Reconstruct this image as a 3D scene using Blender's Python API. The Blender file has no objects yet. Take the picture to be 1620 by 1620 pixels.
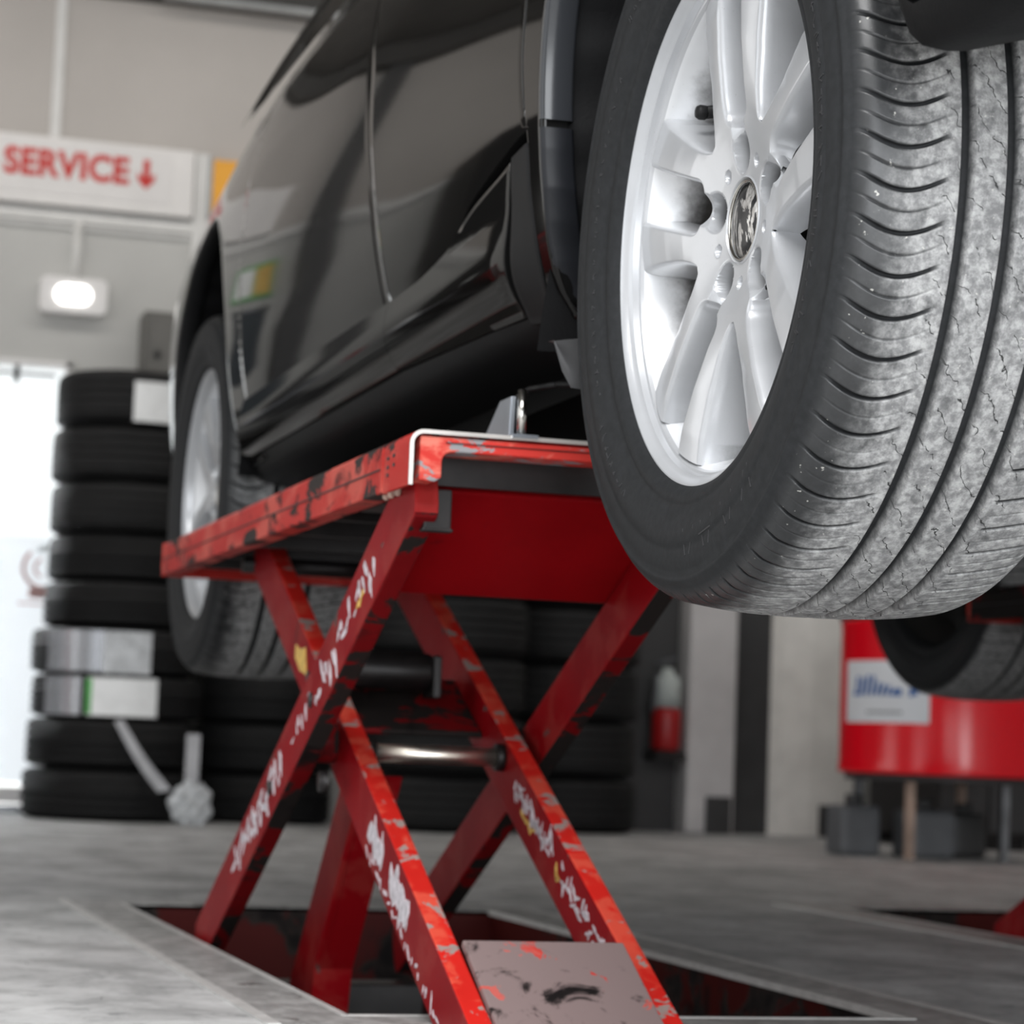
import bpy, bmesh, math, random
from mathutils import Vector, Matrix
import numpy as np
random.seed(7)
PI = math.pi
SC = bpy.context.scene
COL = SC.collection

# ------------------------------------------------------------------ camera, world, light, exposure
cam_d = bpy.data.cameras.new('camera')
cam = bpy.data.objects.new('camera', cam_d); COL.objects.link(cam)
SC.camera = cam
CAM_H, F_PX, YAW, PITCH, ROLL = .31, 3946.7, .2864, .0958, .0379
fw = Vector((math.sin(YAW)*math.cos(PITCH), math.cos(YAW)*math.cos(PITCH), math.sin(PITCH)))
rt = Vector((math.cos(YAW), -math.sin(YAW), 0)); up = rt.cross(fw)
rt2 = math.cos(ROLL)*rt + math.sin(ROLL)*up
up2 = math.cos(ROLL)*up - math.sin(ROLL)*rt
m = Matrix(((rt2.x, up2.x, -fw.x, 0), (rt2.y, up2.y, -fw.y, 0), (rt2.z, up2.z, -fw.z, CAM_H), (0, 0, 0, 1)))
cam.matrix_world = m
cam_d.sensor_fit = 'HORIZONTAL'; cam_d.sensor_width = 36.0
cam_d.lens = F_PX/1620*36.0
cam_d.clip_start = .05; cam_d.clip_end = 200
cam_d.dof.use_dof = True
cam_d.dof.focus_distance = 2.12
cam_d.dof.aperture_fstop = 8.5

world = bpy.data.worlds.new('world'); SC.world = world
world.use_nodes = True
bg = world.node_tree.nodes['Background']
bg.inputs['Color'].default_value = (.90, .95, 1.0, 1)
bg.inputs['Strength'].default_value = .5

def area_light(name, loc, rot, sx, sy, power, color=(1, 1, 1)):
    d = bpy.data.lights.new(name, 'AREA'); d.shape = 'RECTANGLE'; d.size = sx; d.size_y = sy
    d.energy = power; d.color = color
    o = bpy.data.objects.new(name, d); COL.objects.link(o); o.location = loc; o.rotation_euler = rot
    return o
# daylight in the open roll-up doors behind the camera and on the left, plus an added far-left fill for the back wall
area_light('rear_doorway_daylight', (0.6, -3.4, 1.2), (PI/2, 0, 0), 5.6, 2.3, 330, (.94, .97, 1))
area_light('side_doorway_daylight', (-3.9, 1.4, 1.7), (PI/2, 0, -PI/2), 4.2, 3.0, 60, (.95, .98, 1))
area_light('far_side_fill_light', (-3.9, 8.0, 1.7), (PI/2, 0, -PI/2), 3.0, 2.8, 50, (1, .975, .94))
# fluorescent panel under the ceiling over the front bay
area_light('ceiling_panel_light', (.3, .0, 3.30), (0, 0, 0), 3.6, 1.8, 330, (1, 1, 1))
area_light('back_wall_fill_light', (.95, 8.5, 3.36), (math.radians(24), 0, 0), 7.4, .4, 48, (1, .96, .91))  # unseen strip light added to brighten the back wall
SC.view_settings.view_transform = 'Standard'
SC.view_settings.look = 'None'
SC.view_settings.gamma = 1
SC.view_settings.use_curve_mapping = False
SC.view_settings.exposure = 0.0
SC.cycles.use_denoising = True
SC.cycles.max_bounces = 8

# ------------------------------------------------------------------ helpers
def tag(o, label=None, cat=None, group=None, kind=None):
    if label: o['label'] = label
    if cat: o['category'] = cat
    if group: o['group'] = group
    if kind: o['kind'] = kind
    return o

def thing(name, label, cat, loc=(0, 0, 0), group=None):
    o = bpy.data.objects.new(name, None); COL.objects.link(o); o.location = loc
    o.empty_display_size = .1
    o['_o'] = list(loc)
    return tag(o, label, cat, group)

def origin(o):
    v = Vector((0, 0, 0))
    while o is not None:
        v = v + o.location; o = o.parent
    return v

class MB:
    """collects shapes in world coordinates; build() links them as one mesh object"""
    def __init__(s): s.v = []; s.f = []; s.sm = []; s.mi = []; s.cur = 0
    def add(s, vs, fs, smooth=False):
        b = len(s.v); s.v += [tuple(map(float, v)) for v in vs]
        for f in fs:
            s.f.append([i+b for i in f]); s.sm.append(smooth); s.mi.append(s.cur)
        return s
    def box(s, x0, x1, y0, y1, z0, z1):
        vs = [(x0,y0,z0),(x1,y0,z0),(x1,y1,z0),(x0,y1,z0),(x0,y0,z1),(x1,y0,z1),(x1,y1,z1),(x0,y1,z1)]
        return s.add(vs, [(0,3,2,1),(4,5,6,7),(0,1,5,4),(1,2,6,5),(2,3,7,6),(3,0,4,7)])
    def prism(s, poly, axis, a0, a1, smooth=False):
        """poly: 2D points; axis 'x' -> (y,z), 'y' -> (x,z), 'z' -> (x,y); extruded from a0 to a1"""
        def P(p, a):
            return {'x': (a, p[0], p[1]), 'y': (p[0], a, p[1]), 'z': (p[0], p[1], a)}[axis]
        n = len(poly)
        vs = [P(p, a0) for p in poly]+[P(p, a1) for p in poly]
        fs = [list(range(n))[::-1], list(range(n, 2*n))]
        s.add(vs, fs)
        s.add(vs, [(i, (i+1) % n, (i+1) % n+n, i+n) for i in range(n)], smooth)
        return s
    def cyl(s, p0, p1, r0, r1=None, seg=24, caps=True, smooth=True):
        r1 = r0 if r1 is None else r1
        p0, p1 = Vector(p0), Vector(p1); d = (p1-p0).normalized()
        a = d.orthogonal().normalized(); b = d.cross(a)
        vs = []
        for p, r in ((p0, r0), (p1, r1)):
            for i in range(seg):
                t = 2*PI*i/seg; vs.append(p+a*(r*math.cos(t))+b*(r*math.sin(t)))
        s.add(vs, [(i, (i+1) % seg, (i+1) % seg+seg, i+seg) for i in range(seg)], smooth)
        if caps: s.add(vs, [list(range(seg))[::-1], list(range(seg, 2*seg))])
        return s
    def lathe(s, prof, center, axis='x', seg=64, smooth=True, close=False):
        """prof: (a, r) along axis"""
        c = Vector(center); vs = []; n = len(prof)
        for i in range(seg):
            t = 2*PI*i/seg; u, w = math.cos(t), math.sin(t)
            for a, r in prof:
                if axis == 'x': vs.append(c+Vector((a, r*u, r*w)))
                elif axis == 'y': vs.append(c+Vector((r*u, a, r*w)))
                else: vs.append(c+Vector((r*u, r*w, a)))
        fs = []
        for i in range(seg):
            j = (i+1) % seg
            for k in range(n if close else n-1):
                l = (k+1) % n
                fs.append((i*n+k, i*n+l, j*n+l, j*n+k))
        return s.add(vs, fs, smooth)
    def tube(s, pts, r, seg=10):
        for a, b in zip(pts[:-1], pts[1:]): s.cyl(a, b, r, seg=seg)
        return s
    def grid(s, rows, smooth=True, closed=False):
        n = len(rows[0]); vs = [p for r in rows for p in r]; fs = []
        R = len(rows)
        for i in range(R if closed else R-1):
            j = (i+1) % R
            for k in range(n-1): fs.append((i*n+k, i*n+k+1, j*n+k+1, j*n+k))
        return s.add(vs, fs, smooth)
    def build(s, name, mats, parent=None, label=None, bevel=0, segs=2, recalc=True, local=False, kind=None):
        me = bpy.data.meshes.new(name)
        o0 = Vector((0,0,0)) if (parent is None or local) else origin(parent)
        me.from_pydata([(v[0]-o0.x, v[1]-o0.y, v[2]-o0.z) for v in s.v], [], s.f)
        me.polygons.foreach_set('use_smooth', s.sm)
        if not isinstance(mats, (list, tuple)): mats = [mats]
        for mt in mats: me.materials.append(mt)
        me.polygons.foreach_set('material_index', s.mi)
        if recalc or bevel:
            bm = bmesh.new(); bm.from_mesh(me)
            bmesh.ops.remove_doubles(bm, verts=bm.verts, dist=1e-6)
            if recalc: bmesh.ops.recalc_face_normals(bm, faces=bm.faces)
            if bevel:
                es = [e for e in bm.edges if len(e.link_faces) == 2 and e.calc_face_angle(0) > .6]
                bmesh.ops.bevel(bm, geom=es, offset=bevel, segments=segs, affect='EDGES', profile=.5, clamp_overlap=True)
                for f in bm.faces: f.smooth = f.smooth
            bm.to_mesh(me); bm.free()
        me.update()
        o = bpy.data.objects.new(name, me); COL.objects.link(o)
        if parent is not None: o.parent = parent
        if label: o['label'] = label
        if kind: o['kind'] = kind
        return o

def struct(o): o['kind'] = 'structure'; return o

def copy_tree(o, parent=None):
    c = o.copy(); COL.objects.link(c); c.parent = parent
    for ch in list(o.children): copy_tree(ch, c)
    return c

def text_mesh(body, size, offset=0.0, spacing=1.0):
    cu = bpy.data.curves.new('lettering', 'FONT'); cu.body = body; cu.size = size
    cu.offset = offset; cu.extrude = .0012; cu.space_character = spacing; cu.resolution_u = 6
    t = bpy.data.objects.new('lettering', cu); COL.objects.link(t)
    dg = bpy.context.evaluated_depsgraph_get()
    me = bpy.data.meshes.new_from_object(t.evaluated_get(dg))
    bpy.data.objects.remove(t); bpy.data.curves.remove(cu)
    return me

# ------------------------------------------------------------------ materials
class NT:
    def __init__(s, name):
        s.m = bpy.data.materials.new(name); s.m.use_nodes = True
        s.t = s.m.node_tree; s.n = s.t.nodes; s.b = s.n['Principled BSDF']
    def node(s, ty, **kw):
        n = s.n.new(ty)
        for k, v in kw.items(): setattr(n, k, v)
        return n
    def link(s, a, b): s.t.links.new(a, b)
    def setv(s, **kw):
        for k, v in kw.items(): s.b.inputs[k.replace('_', ' ')].default_value = v
        return s
    def coord(s, scale=(1, 1, 1), rot=(0, 0, 0), src='Object'):
        c = s.node('ShaderNodeTexCoord'); mp = s.node('ShaderNodeMapping')
        mp.inputs['Scale'].default_value = scale; mp.inputs['Rotation'].default_value = rot
        s.link(c.outputs[src], mp.inputs['Vector']); return mp.outputs['Vector']
    def noise(s, vec, scale, detail=4, rough=.55, dist=0.0):
        n = s.node('ShaderNodeTexNoise'); n.inputs['Scale'].default_value = scale
        n.inputs['Detail'].default_value = detail; n.inputs['Roughness'].default_value = rough
        n.inputs['Distortion'].default_value = dist
        if vec is not None: s.link(vec, n.inputs['Vector'])
        return n.outputs['Fac']
    def ramp(s, fac, lo, hi):
        r = s.node('ShaderNodeMapRange'); r.interpolation_type = 'SMOOTHSTEP'
        r.inputs['From Min'].default_value = lo; r.inputs['From Max'].default_value = hi
        s.link(fac, r.inputs['Value']); return r.outputs['Result']
    def mix(s, fac, a, b):
        n = s.node('ShaderNodeMix', data_type='RGBA')
        if isinstance(fac, (int, float)): n.inputs['Factor'].default_value = fac
        else: s.link(fac, n.inputs['Factor'])
        for i, v in ((6, a), (7, b)):
            if isinstance(v, tuple): n.inputs[i].default_value = (*v[:3], 1)
            else: s.link(v, n.inputs[i])
        return n.outputs[2]
    def math(s, op, a, b=None):
        n = s.node('ShaderNodeMath', operation=op)
        for i, v in ((0, a), (1, b)):
            if v is None: continue
            if isinstance(v, (int, float)): n.inputs[i].default_value = v
            else: s.link(v, n.inputs[i])
        return n.outputs[0]
    def bump(s, h, strength=.3, dist=.002):
        n = s.node('ShaderNodeBump'); n.inputs['Strength'].default_value = strength
        n.inputs['Distance'].default_value = dist; s.link(h, n.inputs['Height'])
        s.link(n.outputs['Normal'], s.b.inputs['Normal'])
    def base(s, c):
        if isinstance(c, tuple): s.b.inputs['Base Color'].default_value = (*c[:3], 1)
        else: s.link(c, s.b.inputs['Base Color'])
        return s
    def rough(s, r):
        if isinstance(r, (int, float)): s.b.inputs['Roughness'].default_value = r
        else: s.link(r, s.b.inputs['Roughness'])
        return s
    def sep(s, vec):
        n = s.node('ShaderNodeSeparateXYZ'); s.link(vec, n.inputs[0]); return n.outputs

def plain(name, col, rough=.5, metal=0.0, spec=.5, var=.12, scale=9.0, bump=0.0):
    t = NT(name); v = t.coord()
    n = t.noise(v, scale, 5)
    k = 1-var
    t.base(t.mix(t.ramp(n, .3, .7), tuple(c*k for c in col), tuple(min(1, c*(1+var)) for c in col)))
    t.rough(rough); t.setv(Metallic=metal, Specular_IOR_Level=spec)
    if bump: t.bump(t.noise(v, scale*12, 3), bump, .002)
    return t.m

def emit(name, col, strength):
    t = NT(name); t.base(tuple(min(1, c) for c in col)); t.setv(Emission_Color=(*col, 1), Emission_Strength=strength)
    return t.m

def red_paint(name, red, worn, wear, grime, pale=None, palefac=.0, stretch=(1, 1, 1), scale=16.0, rough=.38, grime_scale=7.0):
    """chipped workshop paint: bare metal chips, black grease, faded patches"""
    t = NT(name); v = t.coord(stretch)
    c = t.mix(t.ramp(t.noise(v, 5.0, 4), .3, .7), tuple(x*.82 for x in red), red)
    if pale:
        c = t.mix(t.math('MULTIPLY', t.ramp(t.noise(v, scale*.7, 6, .6, .4), .47, .60), palefac), c, pale)
    chips = t.ramp(t.noise(v, scale, 8, .62, .5), 1-wear, 1-wear+.025)
    c = t.mix(chips, c, worn)
    gr = t.ramp(t.noise(v, grime_scale, 7, .65, .8), 1-grime, 1-grime+.12)
    c = t.mix(gr, c, (.012, .010, .010))
    t.base(c); t.rough(t.ramp(chips, -1, 1.4)); t.b.inputs['Roughness'].default_value = rough
    rr = t.node('ShaderNodeMapRange'); rr.inputs['To Min'].default_value = rough; rr.inputs['To Max'].default_value = .62
    t.link(chips, rr.inputs['Value']); t.link(rr.outputs[0], t.b.inputs['Roughness'])
    t.bump(t.math('SUBTRACT', 1.0, chips), .25, .0008)
    t.setv(Specular_IOR_Level=.06)
    return t.m

M = {}
M['paint'] = NT('black_car_paint').base((.004, .0037, .0034)).rough(.045).setv(Specular_IOR_Level=.32).m
M['plastic'] = plain('black_plastic_trim', (.008, .008, .0085), .5, spec=.25, scale=60, bump=.05)
M['guard'] = plain('matte_stone_guard', (.006, .006, .0065), .6, spec=.25, scale=40, bump=.1)
M['liner'] = plain('wheel_arch_liner', (.0045, .0045, .005), .6, spec=.16, scale=25, bump=.25)
M['under'] = plain('underbody_black', (.003, .003, .003), .8, spec=.1, scale=10)
M['flange_gloss'] = NT('glossy_arch_return').base((.028, .030, .034)).rough(.2).m
M['flange'] = plain('grey_arch_flange', (.011, .012, .015), .42, spec=.35, scale=30)
M['letter'] = plain('raised_tyre_lettering', (.030, .030, .032), .6, spec=.3)
M['glass'] = NT('dark_window_glass').base((.004, .005, .006)).rough(.02).setv(Specular_IOR_Level=.7).m
M['rubber'] = plain('old_tyre_rubber', (.011, .011, .0115), .62, spec=.25, scale=14, bump=.15)
M['chrome'] = plain('polished_steel', (.62, .60, .56), .18, 1.0, var=.05)
M['steel'] = plain('dull_steel', (.30, .31, .33), .38, 1.0, var=.2)
M['blacksteel'] = plain('greasy_black_steel', (.016, .014, .014), .42, .3, var=.4, scale=20)
M['jackpad'] = plain('galvanised_bracket', (.34, .37, .41), .35, .8)

def alloy(name, hi):
    t = NT(name); v = t.coord()
    o = t.sep(v)
    # brake dust lies deep in the barrel (local x) in ragged patches
    dn = t.noise(t.coord((1, 1, 1)), 16.0, 6, .65)
    deep = t.math('ADD', o[0], t.math('MULTIPLY', t.math('SUBTRACT', dn, .5), .07))
    rad = t.math('SQRT', t.math('ADD', t.math('MULTIPLY', o[1], o[1]), t.math('MULTIPLY', o[2], o[2])))
    sp = t.math('MULTIPLY', t.ramp(rad, .075, .095), t.math('SUBTRACT', 1.0, t.ramp(rad, .1985, .2045)))   # spokes stay cleaner than the barrel
    deep = t.math('SUBTRACT', deep, t.math('MULTIPLY', sp, .026))
    pk = t.math('MULTIPLY', t.math('SUBTRACT', 1.0, t.ramp(rad, .084, .09)), t.ramp(o[0], -.078, -.062))     # shade in the bolt pockets, put into the colour
    dust = t.math('MAXIMUM', t.math('MULTIPLY', t.ramp(deep, -.079, -.038), .98), t.math('MULTIPLY', pk, .9))  # real brake dust together with the painted pocket shade
    c = t.mix(t.ramp(t.noise(v, 7, 4), .35, .7), tuple(q*.87 for q in hi), hi)
    speck = t.ramp(t.noise(v, 420, 2), .70, .76)
    c = t.mix(t.math('MULTIPLY', speck, .25), c, (.2, .18, .16))
    c = t.mix(dust, c, (.03, .027, .024))
    t.base(c)
    mt = t.math('SUBTRACT', .28, t.math('MULTIPLY', dust, .25)); t.link(mt, t.b.inputs['Metallic'])
    rr = t.math('ADD', .30, t.math('MULTIPLY', dust, .4)); t.rough(rr)
    t.setv(Coat_Weight=.35, Coat_Roughness=.1)
    return t.m
M['alloy'] = alloy('silver_alloy', (.53, .54, .56))
M['barrel'] = alloy('silver_alloy_barrel_lit', (.80, .81, .83))  # paler copy for the barrel: light falling on it put into the colour

def tyre_mat():
    t = NT('road_tyre_rubber'); v = t.coord(); o = t.sep(v)
    r2 = t.math('SQRT', t.math('ADD', t.math('MULTIPLY', o[1], o[1]), t.math('MULTIPLY', o[2], o[2])))
    an = t.node('ShaderNodeAttribute'); an.attribute_name = 'tread_face'; tread = an.outputs['Fac']
    n1 = t.noise(v, 34, 8, .68, .3)
    n2 = t.noise(v, 120, 6, .7)
    big = t.noise(v, 9, 4)
    # dusty grey scuff on the running surface, cleaner darker outer shoulder
    xin = t.ramp(t.math('ADD', o[0], t.math('MULTIPLY', t.math('SUBTRACT', n1, .5), .05)), -.105, -.062)
    s = t.math('MULTIPLY', t.math('MULTIPLY', tread, xin), t.ramp(t.math('ADD', n1, t.math('MULTIPLY', t.math('SUBTRACT', big, .5), .22)), .18, .50))
    c = t.mix(t.ramp(n2, .3, .75), (.016, .017, .018), (.024, .025, .027))
    c = t.mix(t.math('MULTIPLY', s, .9), c, t.mix(t.ramp(n2, .35, .7), (.17, .17, .172), (.46, .46, .455)))
    spk = t.math('MULTIPLY', t.ramp(t.noise(v, 190, 3), .69, .74), tread)
    c = t.mix(t.math('MULTIPLY', spk, .7), c, (.55, .54, .50))
    # hair-thin sipes in the three middle ribs, from the unrolled (u: pitch, v: across) map
    uv = t.node('ShaderNodeUVMap'); uv.uv_map = 'unrolled'; q = t.sep(uv.outputs[0])
    wob = t.math('MULTIPLY', t.math('SUBTRACT', t.noise(uv.outputs[0], 1.7, 3), .5), 1.1)
    lin = t.math('ADD', t.math('SUBTRACT', q[0], t.math('MULTIPLY', q[1], 1.15)), wob)
    fr = t.math('ABSOLUTE', t.math('SUBTRACT', t.math('FRACT', lin), .5))
    line = t.math('SUBTRACT', 1.0, t.ramp(fr, .010, .032))
    gate = t.ramp(t.noise(uv.outputs[0], 2.3, 2), .44, .50)
    mid = t.math('MULTIPLY', t.ramp(q[1], 2.3, 2.45), t.math('SUBTRACT', 1.0, t.ramp(q[1], 6.6, 6.75)))
    line = t.math('MULTIPLY', t.math('MULTIPLY', line, gate), t.math('MULTIPLY', mid, tread))
    c = t.mix(line, c, (.012, .012, .012))
    t.base(c)
    rr = t.node('ShaderNodeMapRange'); rr.inputs['To Min'].default_value = .66; rr.inputs['To Max'].default_value = .38
    t.link(tread, rr.inputs['Value']); t.link(t.math('ADD', rr.outputs[0], t.math('MULTIPLY', s, .3)), t.b.inputs['Roughness'])
    t.link(t.math('ADD', .18, t.math('MULTIPLY', tread, .4)), t.b.inputs['Specular IOR Level'])
    h = t.math('ADD', t.math('MULTIPLY', n2, .3), t.math('MULTIPLY', t.math('SUBTRACT', 1.0, line), 1.2))
    t.bump(h, .45, .0012)
    return t.m
M['tyre'] = tyre_mat()

def cap_mat():
    t = NT('worn_centre_badge'); v = t.coord((1, .9, .45))
    k = t.ramp(t.noise(v, 40, 5, .6, .6), .485, .515)
    gr = t.noise(t.coord((1, 3, 1)), 160, 4)
    c = t.mix(k, (.012, .012, .013), t.mix(t.ramp(gr, .35, .65), (.42, .40, .38), (.74, .73, .71)))
    t.base(c).rough(.35); t.link(t.math('MULTIPLY', k, .7), t.b.inputs['Metallic'])
    return t.m
M['badge'] = cap_mat()

RED = (.42, .010, .012)
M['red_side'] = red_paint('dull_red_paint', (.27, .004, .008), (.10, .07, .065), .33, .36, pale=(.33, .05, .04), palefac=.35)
M['red_top_lit'] = red_paint('worn_lit_red_paint', (.62, .022, .016), (.30, .235, .215), .44, .24, pale=(.66, .10, .06), palefac=.7, scale=22)
M['red_deck'] = red_paint('deck_edge_red_paint', (.56, .035, .028), (.045, .038, .036), .44, .445, pale=(.62, .12, .09), palefac=.8, stretch=(1, .55, 1), scale=15, grime_scale=11)
M['red_lip'] = red_paint('chipped_deck_lip_paint', (.62, .05, .04), (.27, .27, .28), .45, .18, pale=(.70, .20, .15), palefac=.9, stretch=(1, 1, 2.5), scale=20)
M['red_panel'] = red_paint('smooth_dark_red_paint', (.26, .004, .007), (.10, .03, .03), .22, .38, scale=10, rough=.3)
M['red_bare'] = red_paint('worn_torsion_plate_paint', (.56, .035, .025), (.225, .165, .16), .65, .455, pale=(.50, .13, .11), palefac=.8, scale=17, grime_scale=16)
M['red_grime_shade'] = red_paint('greasy_shaded_red_paint', (.17, .006, .008), (.02, .017, .016), .52, .47, scale=9)
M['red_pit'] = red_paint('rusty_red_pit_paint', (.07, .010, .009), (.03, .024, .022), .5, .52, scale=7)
M['edge'] = plain('bare_steel_edge', (.78, .74, .70), .3, .6)
M['sticker_white'] = plain('worn_white_lettering', (.62, .58, .62), .5, var=.25, scale=90)
M['sticker_yellow'] = plain('yellow_warning_sticker', (.72, .46, .10), .5, var=.25, scale=70)

def floor_mat():
    t = NT('ground_concrete'); v = t.coord((1, 1, 1))
    a = t.noise(t.coord((1.1, .8, 1), (0, 0, .25)), 4.2, 9, .66, .5)
    b = t.noise(v, 17, 8, .7, .2)
    c = t.noise(v, 1.1, 4)
    col = t.mix(t.ramp(a, .34, .66), (.33, .33, .327), (.62, .62, .615))
    col = t.mix(t.math('MULTIPLY', t.ramp(b, .52, .68), .65), col, (.15, .152, .157))
    col = t.mix(t.math('MULTIPLY', t.ramp(t.noise(t.coord((1, 1.4, 1)), 30, 7, .72), .54, .66), .55), col, (.60, .60, .59))
    col = t.mix(t.math('MULTIPLY', t.ramp(c, .45, .7), .35), col, (.22, .22, .222))
    crack = t.node('ShaderNodeTexVoronoi', feature='DISTANCE_TO_EDGE'); crack.inputs['Scale'].default_value = 2.1
    dv = t.node('ShaderNodeVectorMath', operation='ADD')
    nz = t.node('ShaderNodeTexNoise'); nz.inputs['Scale'].default_value = 5
    t.link(v, nz.inputs['Vector']); t.link(nz.outputs['Color'], dv.inputs[1]); t.link(v, dv.inputs[0])
    t.link(dv.outputs[0], crack.inputs['Vector'])
    ck = t.math('MULTIPLY', t.math('SUBTRACT', 1.0, t.ramp(crack.outputs['Distance'], .001, .006)), t.ramp(t.noise(v, 3, 2), .52, .6))
    col = t.mix(t.math('MULTIPLY', ck, .6), col, (.10, .10, .10))
    t.base(col); t.rough(t.math('ADD', .5, t.math('MULTIPLY', b, .25))); t.setv(Specular_IOR_Level=.22)
    t.bump(t.math('ADD', b, t.math('MULTIPLY', t.noise(v, 140, 4), .35)), .35, .004)
    return t.m
M['floor'] = floor_mat()

def kerb_mat():
    t = NT('pit_kerb_concrete'); v = t.coord((1, .6, 1))
    b = t.noise(v, 26, 8, .7)
    col = t.mix(t.ramp(b, .38, .66), (.25, .245, .238), (.43, .425, .415))
    col = t.mix(t.ramp(t.noise(t.coord((1, .5, 1)), 9, 6, .7), .62, .68), col, (.09, .08, .075))
    t.base(col).rough(.5); t.bump(b, .3, .003)
    return t.m
M['kerb'] = kerb_mat()
M['kerb_line'] = plain('pale_kerb_edge', (.52, .51, .495), .5, scale=30)
M['wall'] = plain('beige_wall_panel', (.50, .465, .435), .6, var=.05, scale=1.6)
M['wall_low'] = plain('grey_wall_panel', (.52, .515, .495), .6, var=.05, scale=1.6)
M['wall_trim'] = plain('pale_wall_strip', (.72, .71, .69), .5, var=.04)
M['white'] = plain('white_painted_metal', (.82, .80, .79), .4, var=.03)
M['sign'] = plain('sign_face_white', (.80, .775, .755), .4, var=.03)
M['sign_red'] = plain('sign_letter_red', (.60, .02, .012), .45, var=.05)
M['yellow'] = plain('amber_sign_face', (.88, .40, .025), .45, var=.05)
M['ceiling'] = plain('dark_ceiling', (.10, .095, .088), .7)
M['beam'] = plain('dark_beam', (.055, .052, .048), .6)
M['rail'] = plain('grey_cable_tray', (.36, .37, .37), .45)
M['cream'] = plain('cream_column_paint', (.90, .875, .83), .45, var=.05)
M['lilac'] = plain('pale_grey_column_paint', (.66, .64, .64), .45, var=.05)
M['darkgrey'] = plain('dark_grey_panel', (.045, .045, .046), .5)
M['midgrey'] = plain('grey_plastic', (.12, .125, .135), .5)
M['drum'] = NT('glossy_red_drum').base((.90, .004, .016)).rough(.2).setv(Specular_IOR_Level=.5).m
M['rust'] = plain('rusty_leg', (.42, .30, .24), .6, var=.3)
M['blue'] = plain('label_blue', (.012, .12, .42), .5)
M['label'] = plain('white_label', (.80, .82, .86), .5, var=.03)
M['paper'] = plain('white_paper_label', (.95, .96, .96), .6, var=.04, scale=20)
M['green'] = plain('green_print', (.12, .42, .12), .6)
M['film'] = NT('clear_wrap_film').base((.75, .77, .82)).rough(.22).setv(Metallic=.35, Alpha=.45).m
M['bag'] = plain('crumpled_white_bag', (.62, .64, .66), .5, var=.2, scale=30, bump=.6)
M['strap'] = plain('grey_strap', (.50, .50, .52), .5)
M['lamp'] = emit('lamp_glow', (1, .98, .94), 3.0)
M['doorglow'] = NT('milky_door_glass').base((.85, .88, .90)).rough(.35).setv(Transmission_Weight=.75, IOR=1.1).m
M['fire_red'] = plain('extinguisher_red', (.42, .012, .014), .4)
M['palegreen'] = plain('pale_green_plastic', (.55, .60, .58), .5)
M['bronze'] = plain('worn_bronze_shaft', (.92, .84, .74), .36, 1.0, var=.12, scale=40)
M['rustdisc'] = plain('rusty_hub', (.30, .13, .06), .7, var=.5, scale=40)

# ------------------------------------------------------------------ setting
XL, XR, YB, YF, ZC = -4.0, 4.75, 10.0, -3.5, 3.42
PIT = (.655, 1.372, 2.83, 4.70); OFF2 = 1.585; PIT2Y = 5.03
def build_floor():
    p = PIT; q = (p[0]+OFF2, p[1]+OFF2)
    xs = sorted([XL-3, p[0], p[1], q[0], q[1], XR+2]); ys = [YF-4, p[2], p[3], PIT2Y, 13.5]
    b = MB()
    for i in range(5):
        for j in range(4):
            if (j == 1 and i in (1, 3)) or (j == 2 and i == 3): continue
            b.add([(xs[i], ys[j], 0), (xs[i+1], ys[j], 0), (xs[i+1], ys[j+1], 0), (xs[i], ys[j+1], 0)], [(0, 1, 2, 3)])
    struct(b.build('floor', M['floor'], recalc=False))
build_floor()
def pit(x0, x1, y0, y1, k):
    d = -.26
    b = MB()
    b.add([(x0,y0,d),(x1,y0,d),(x1,y1,d),(x0,y1,d),(x0,y0,0),(x1,y0,0),(x1,y1,0),(x0,y1,0)],
          [(0,1,2,3),(0,4,5,1),(1,5,6,2),(2,6,7,3),(3,7,4,0)])
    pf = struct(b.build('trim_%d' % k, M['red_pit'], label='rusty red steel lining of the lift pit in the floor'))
    w = .09
    for nm, bx in (('kerb', (x0-w, x0, y0-w, y1+w)), ('kerb', (x1, x1+w, y0-w, y1+w)), ('kerb', (x0, x1, y0-w, y0)), ('kerb', (x0, x1, y1, y1+w))):
        MB().box(bx[0], bx[1], bx[2], bx[3], -.008, .0025).build(nm, M['kerb'], pf, bevel=.0015)
    for bx in ((x0-w-.016, x0-w, y0-w, y1+w), (x1+w, x1+w+.016, y0-w, y1+w)):
        MB().box(bx[0], bx[1], bx[2], bx[3], -.02, .0032).build('edge_strip', M['kerb_line'], pf)
    for bx in ((x0-.003, x0+.006, y0, y1), (x1-.006, x1+.003, y0, y1), (x0, x1, y0-.003, y0+.006)):
        MB().box(bx[0], bx[1], bx[2], bx[3], -.006, .0035).build('steel_angle', M['kerb_line'], pf)
pit(*PIT, 1)
pit(PIT[0]+OFF2, PIT[1]+OFF2, PIT[2], PIT2Y, 2)

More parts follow.
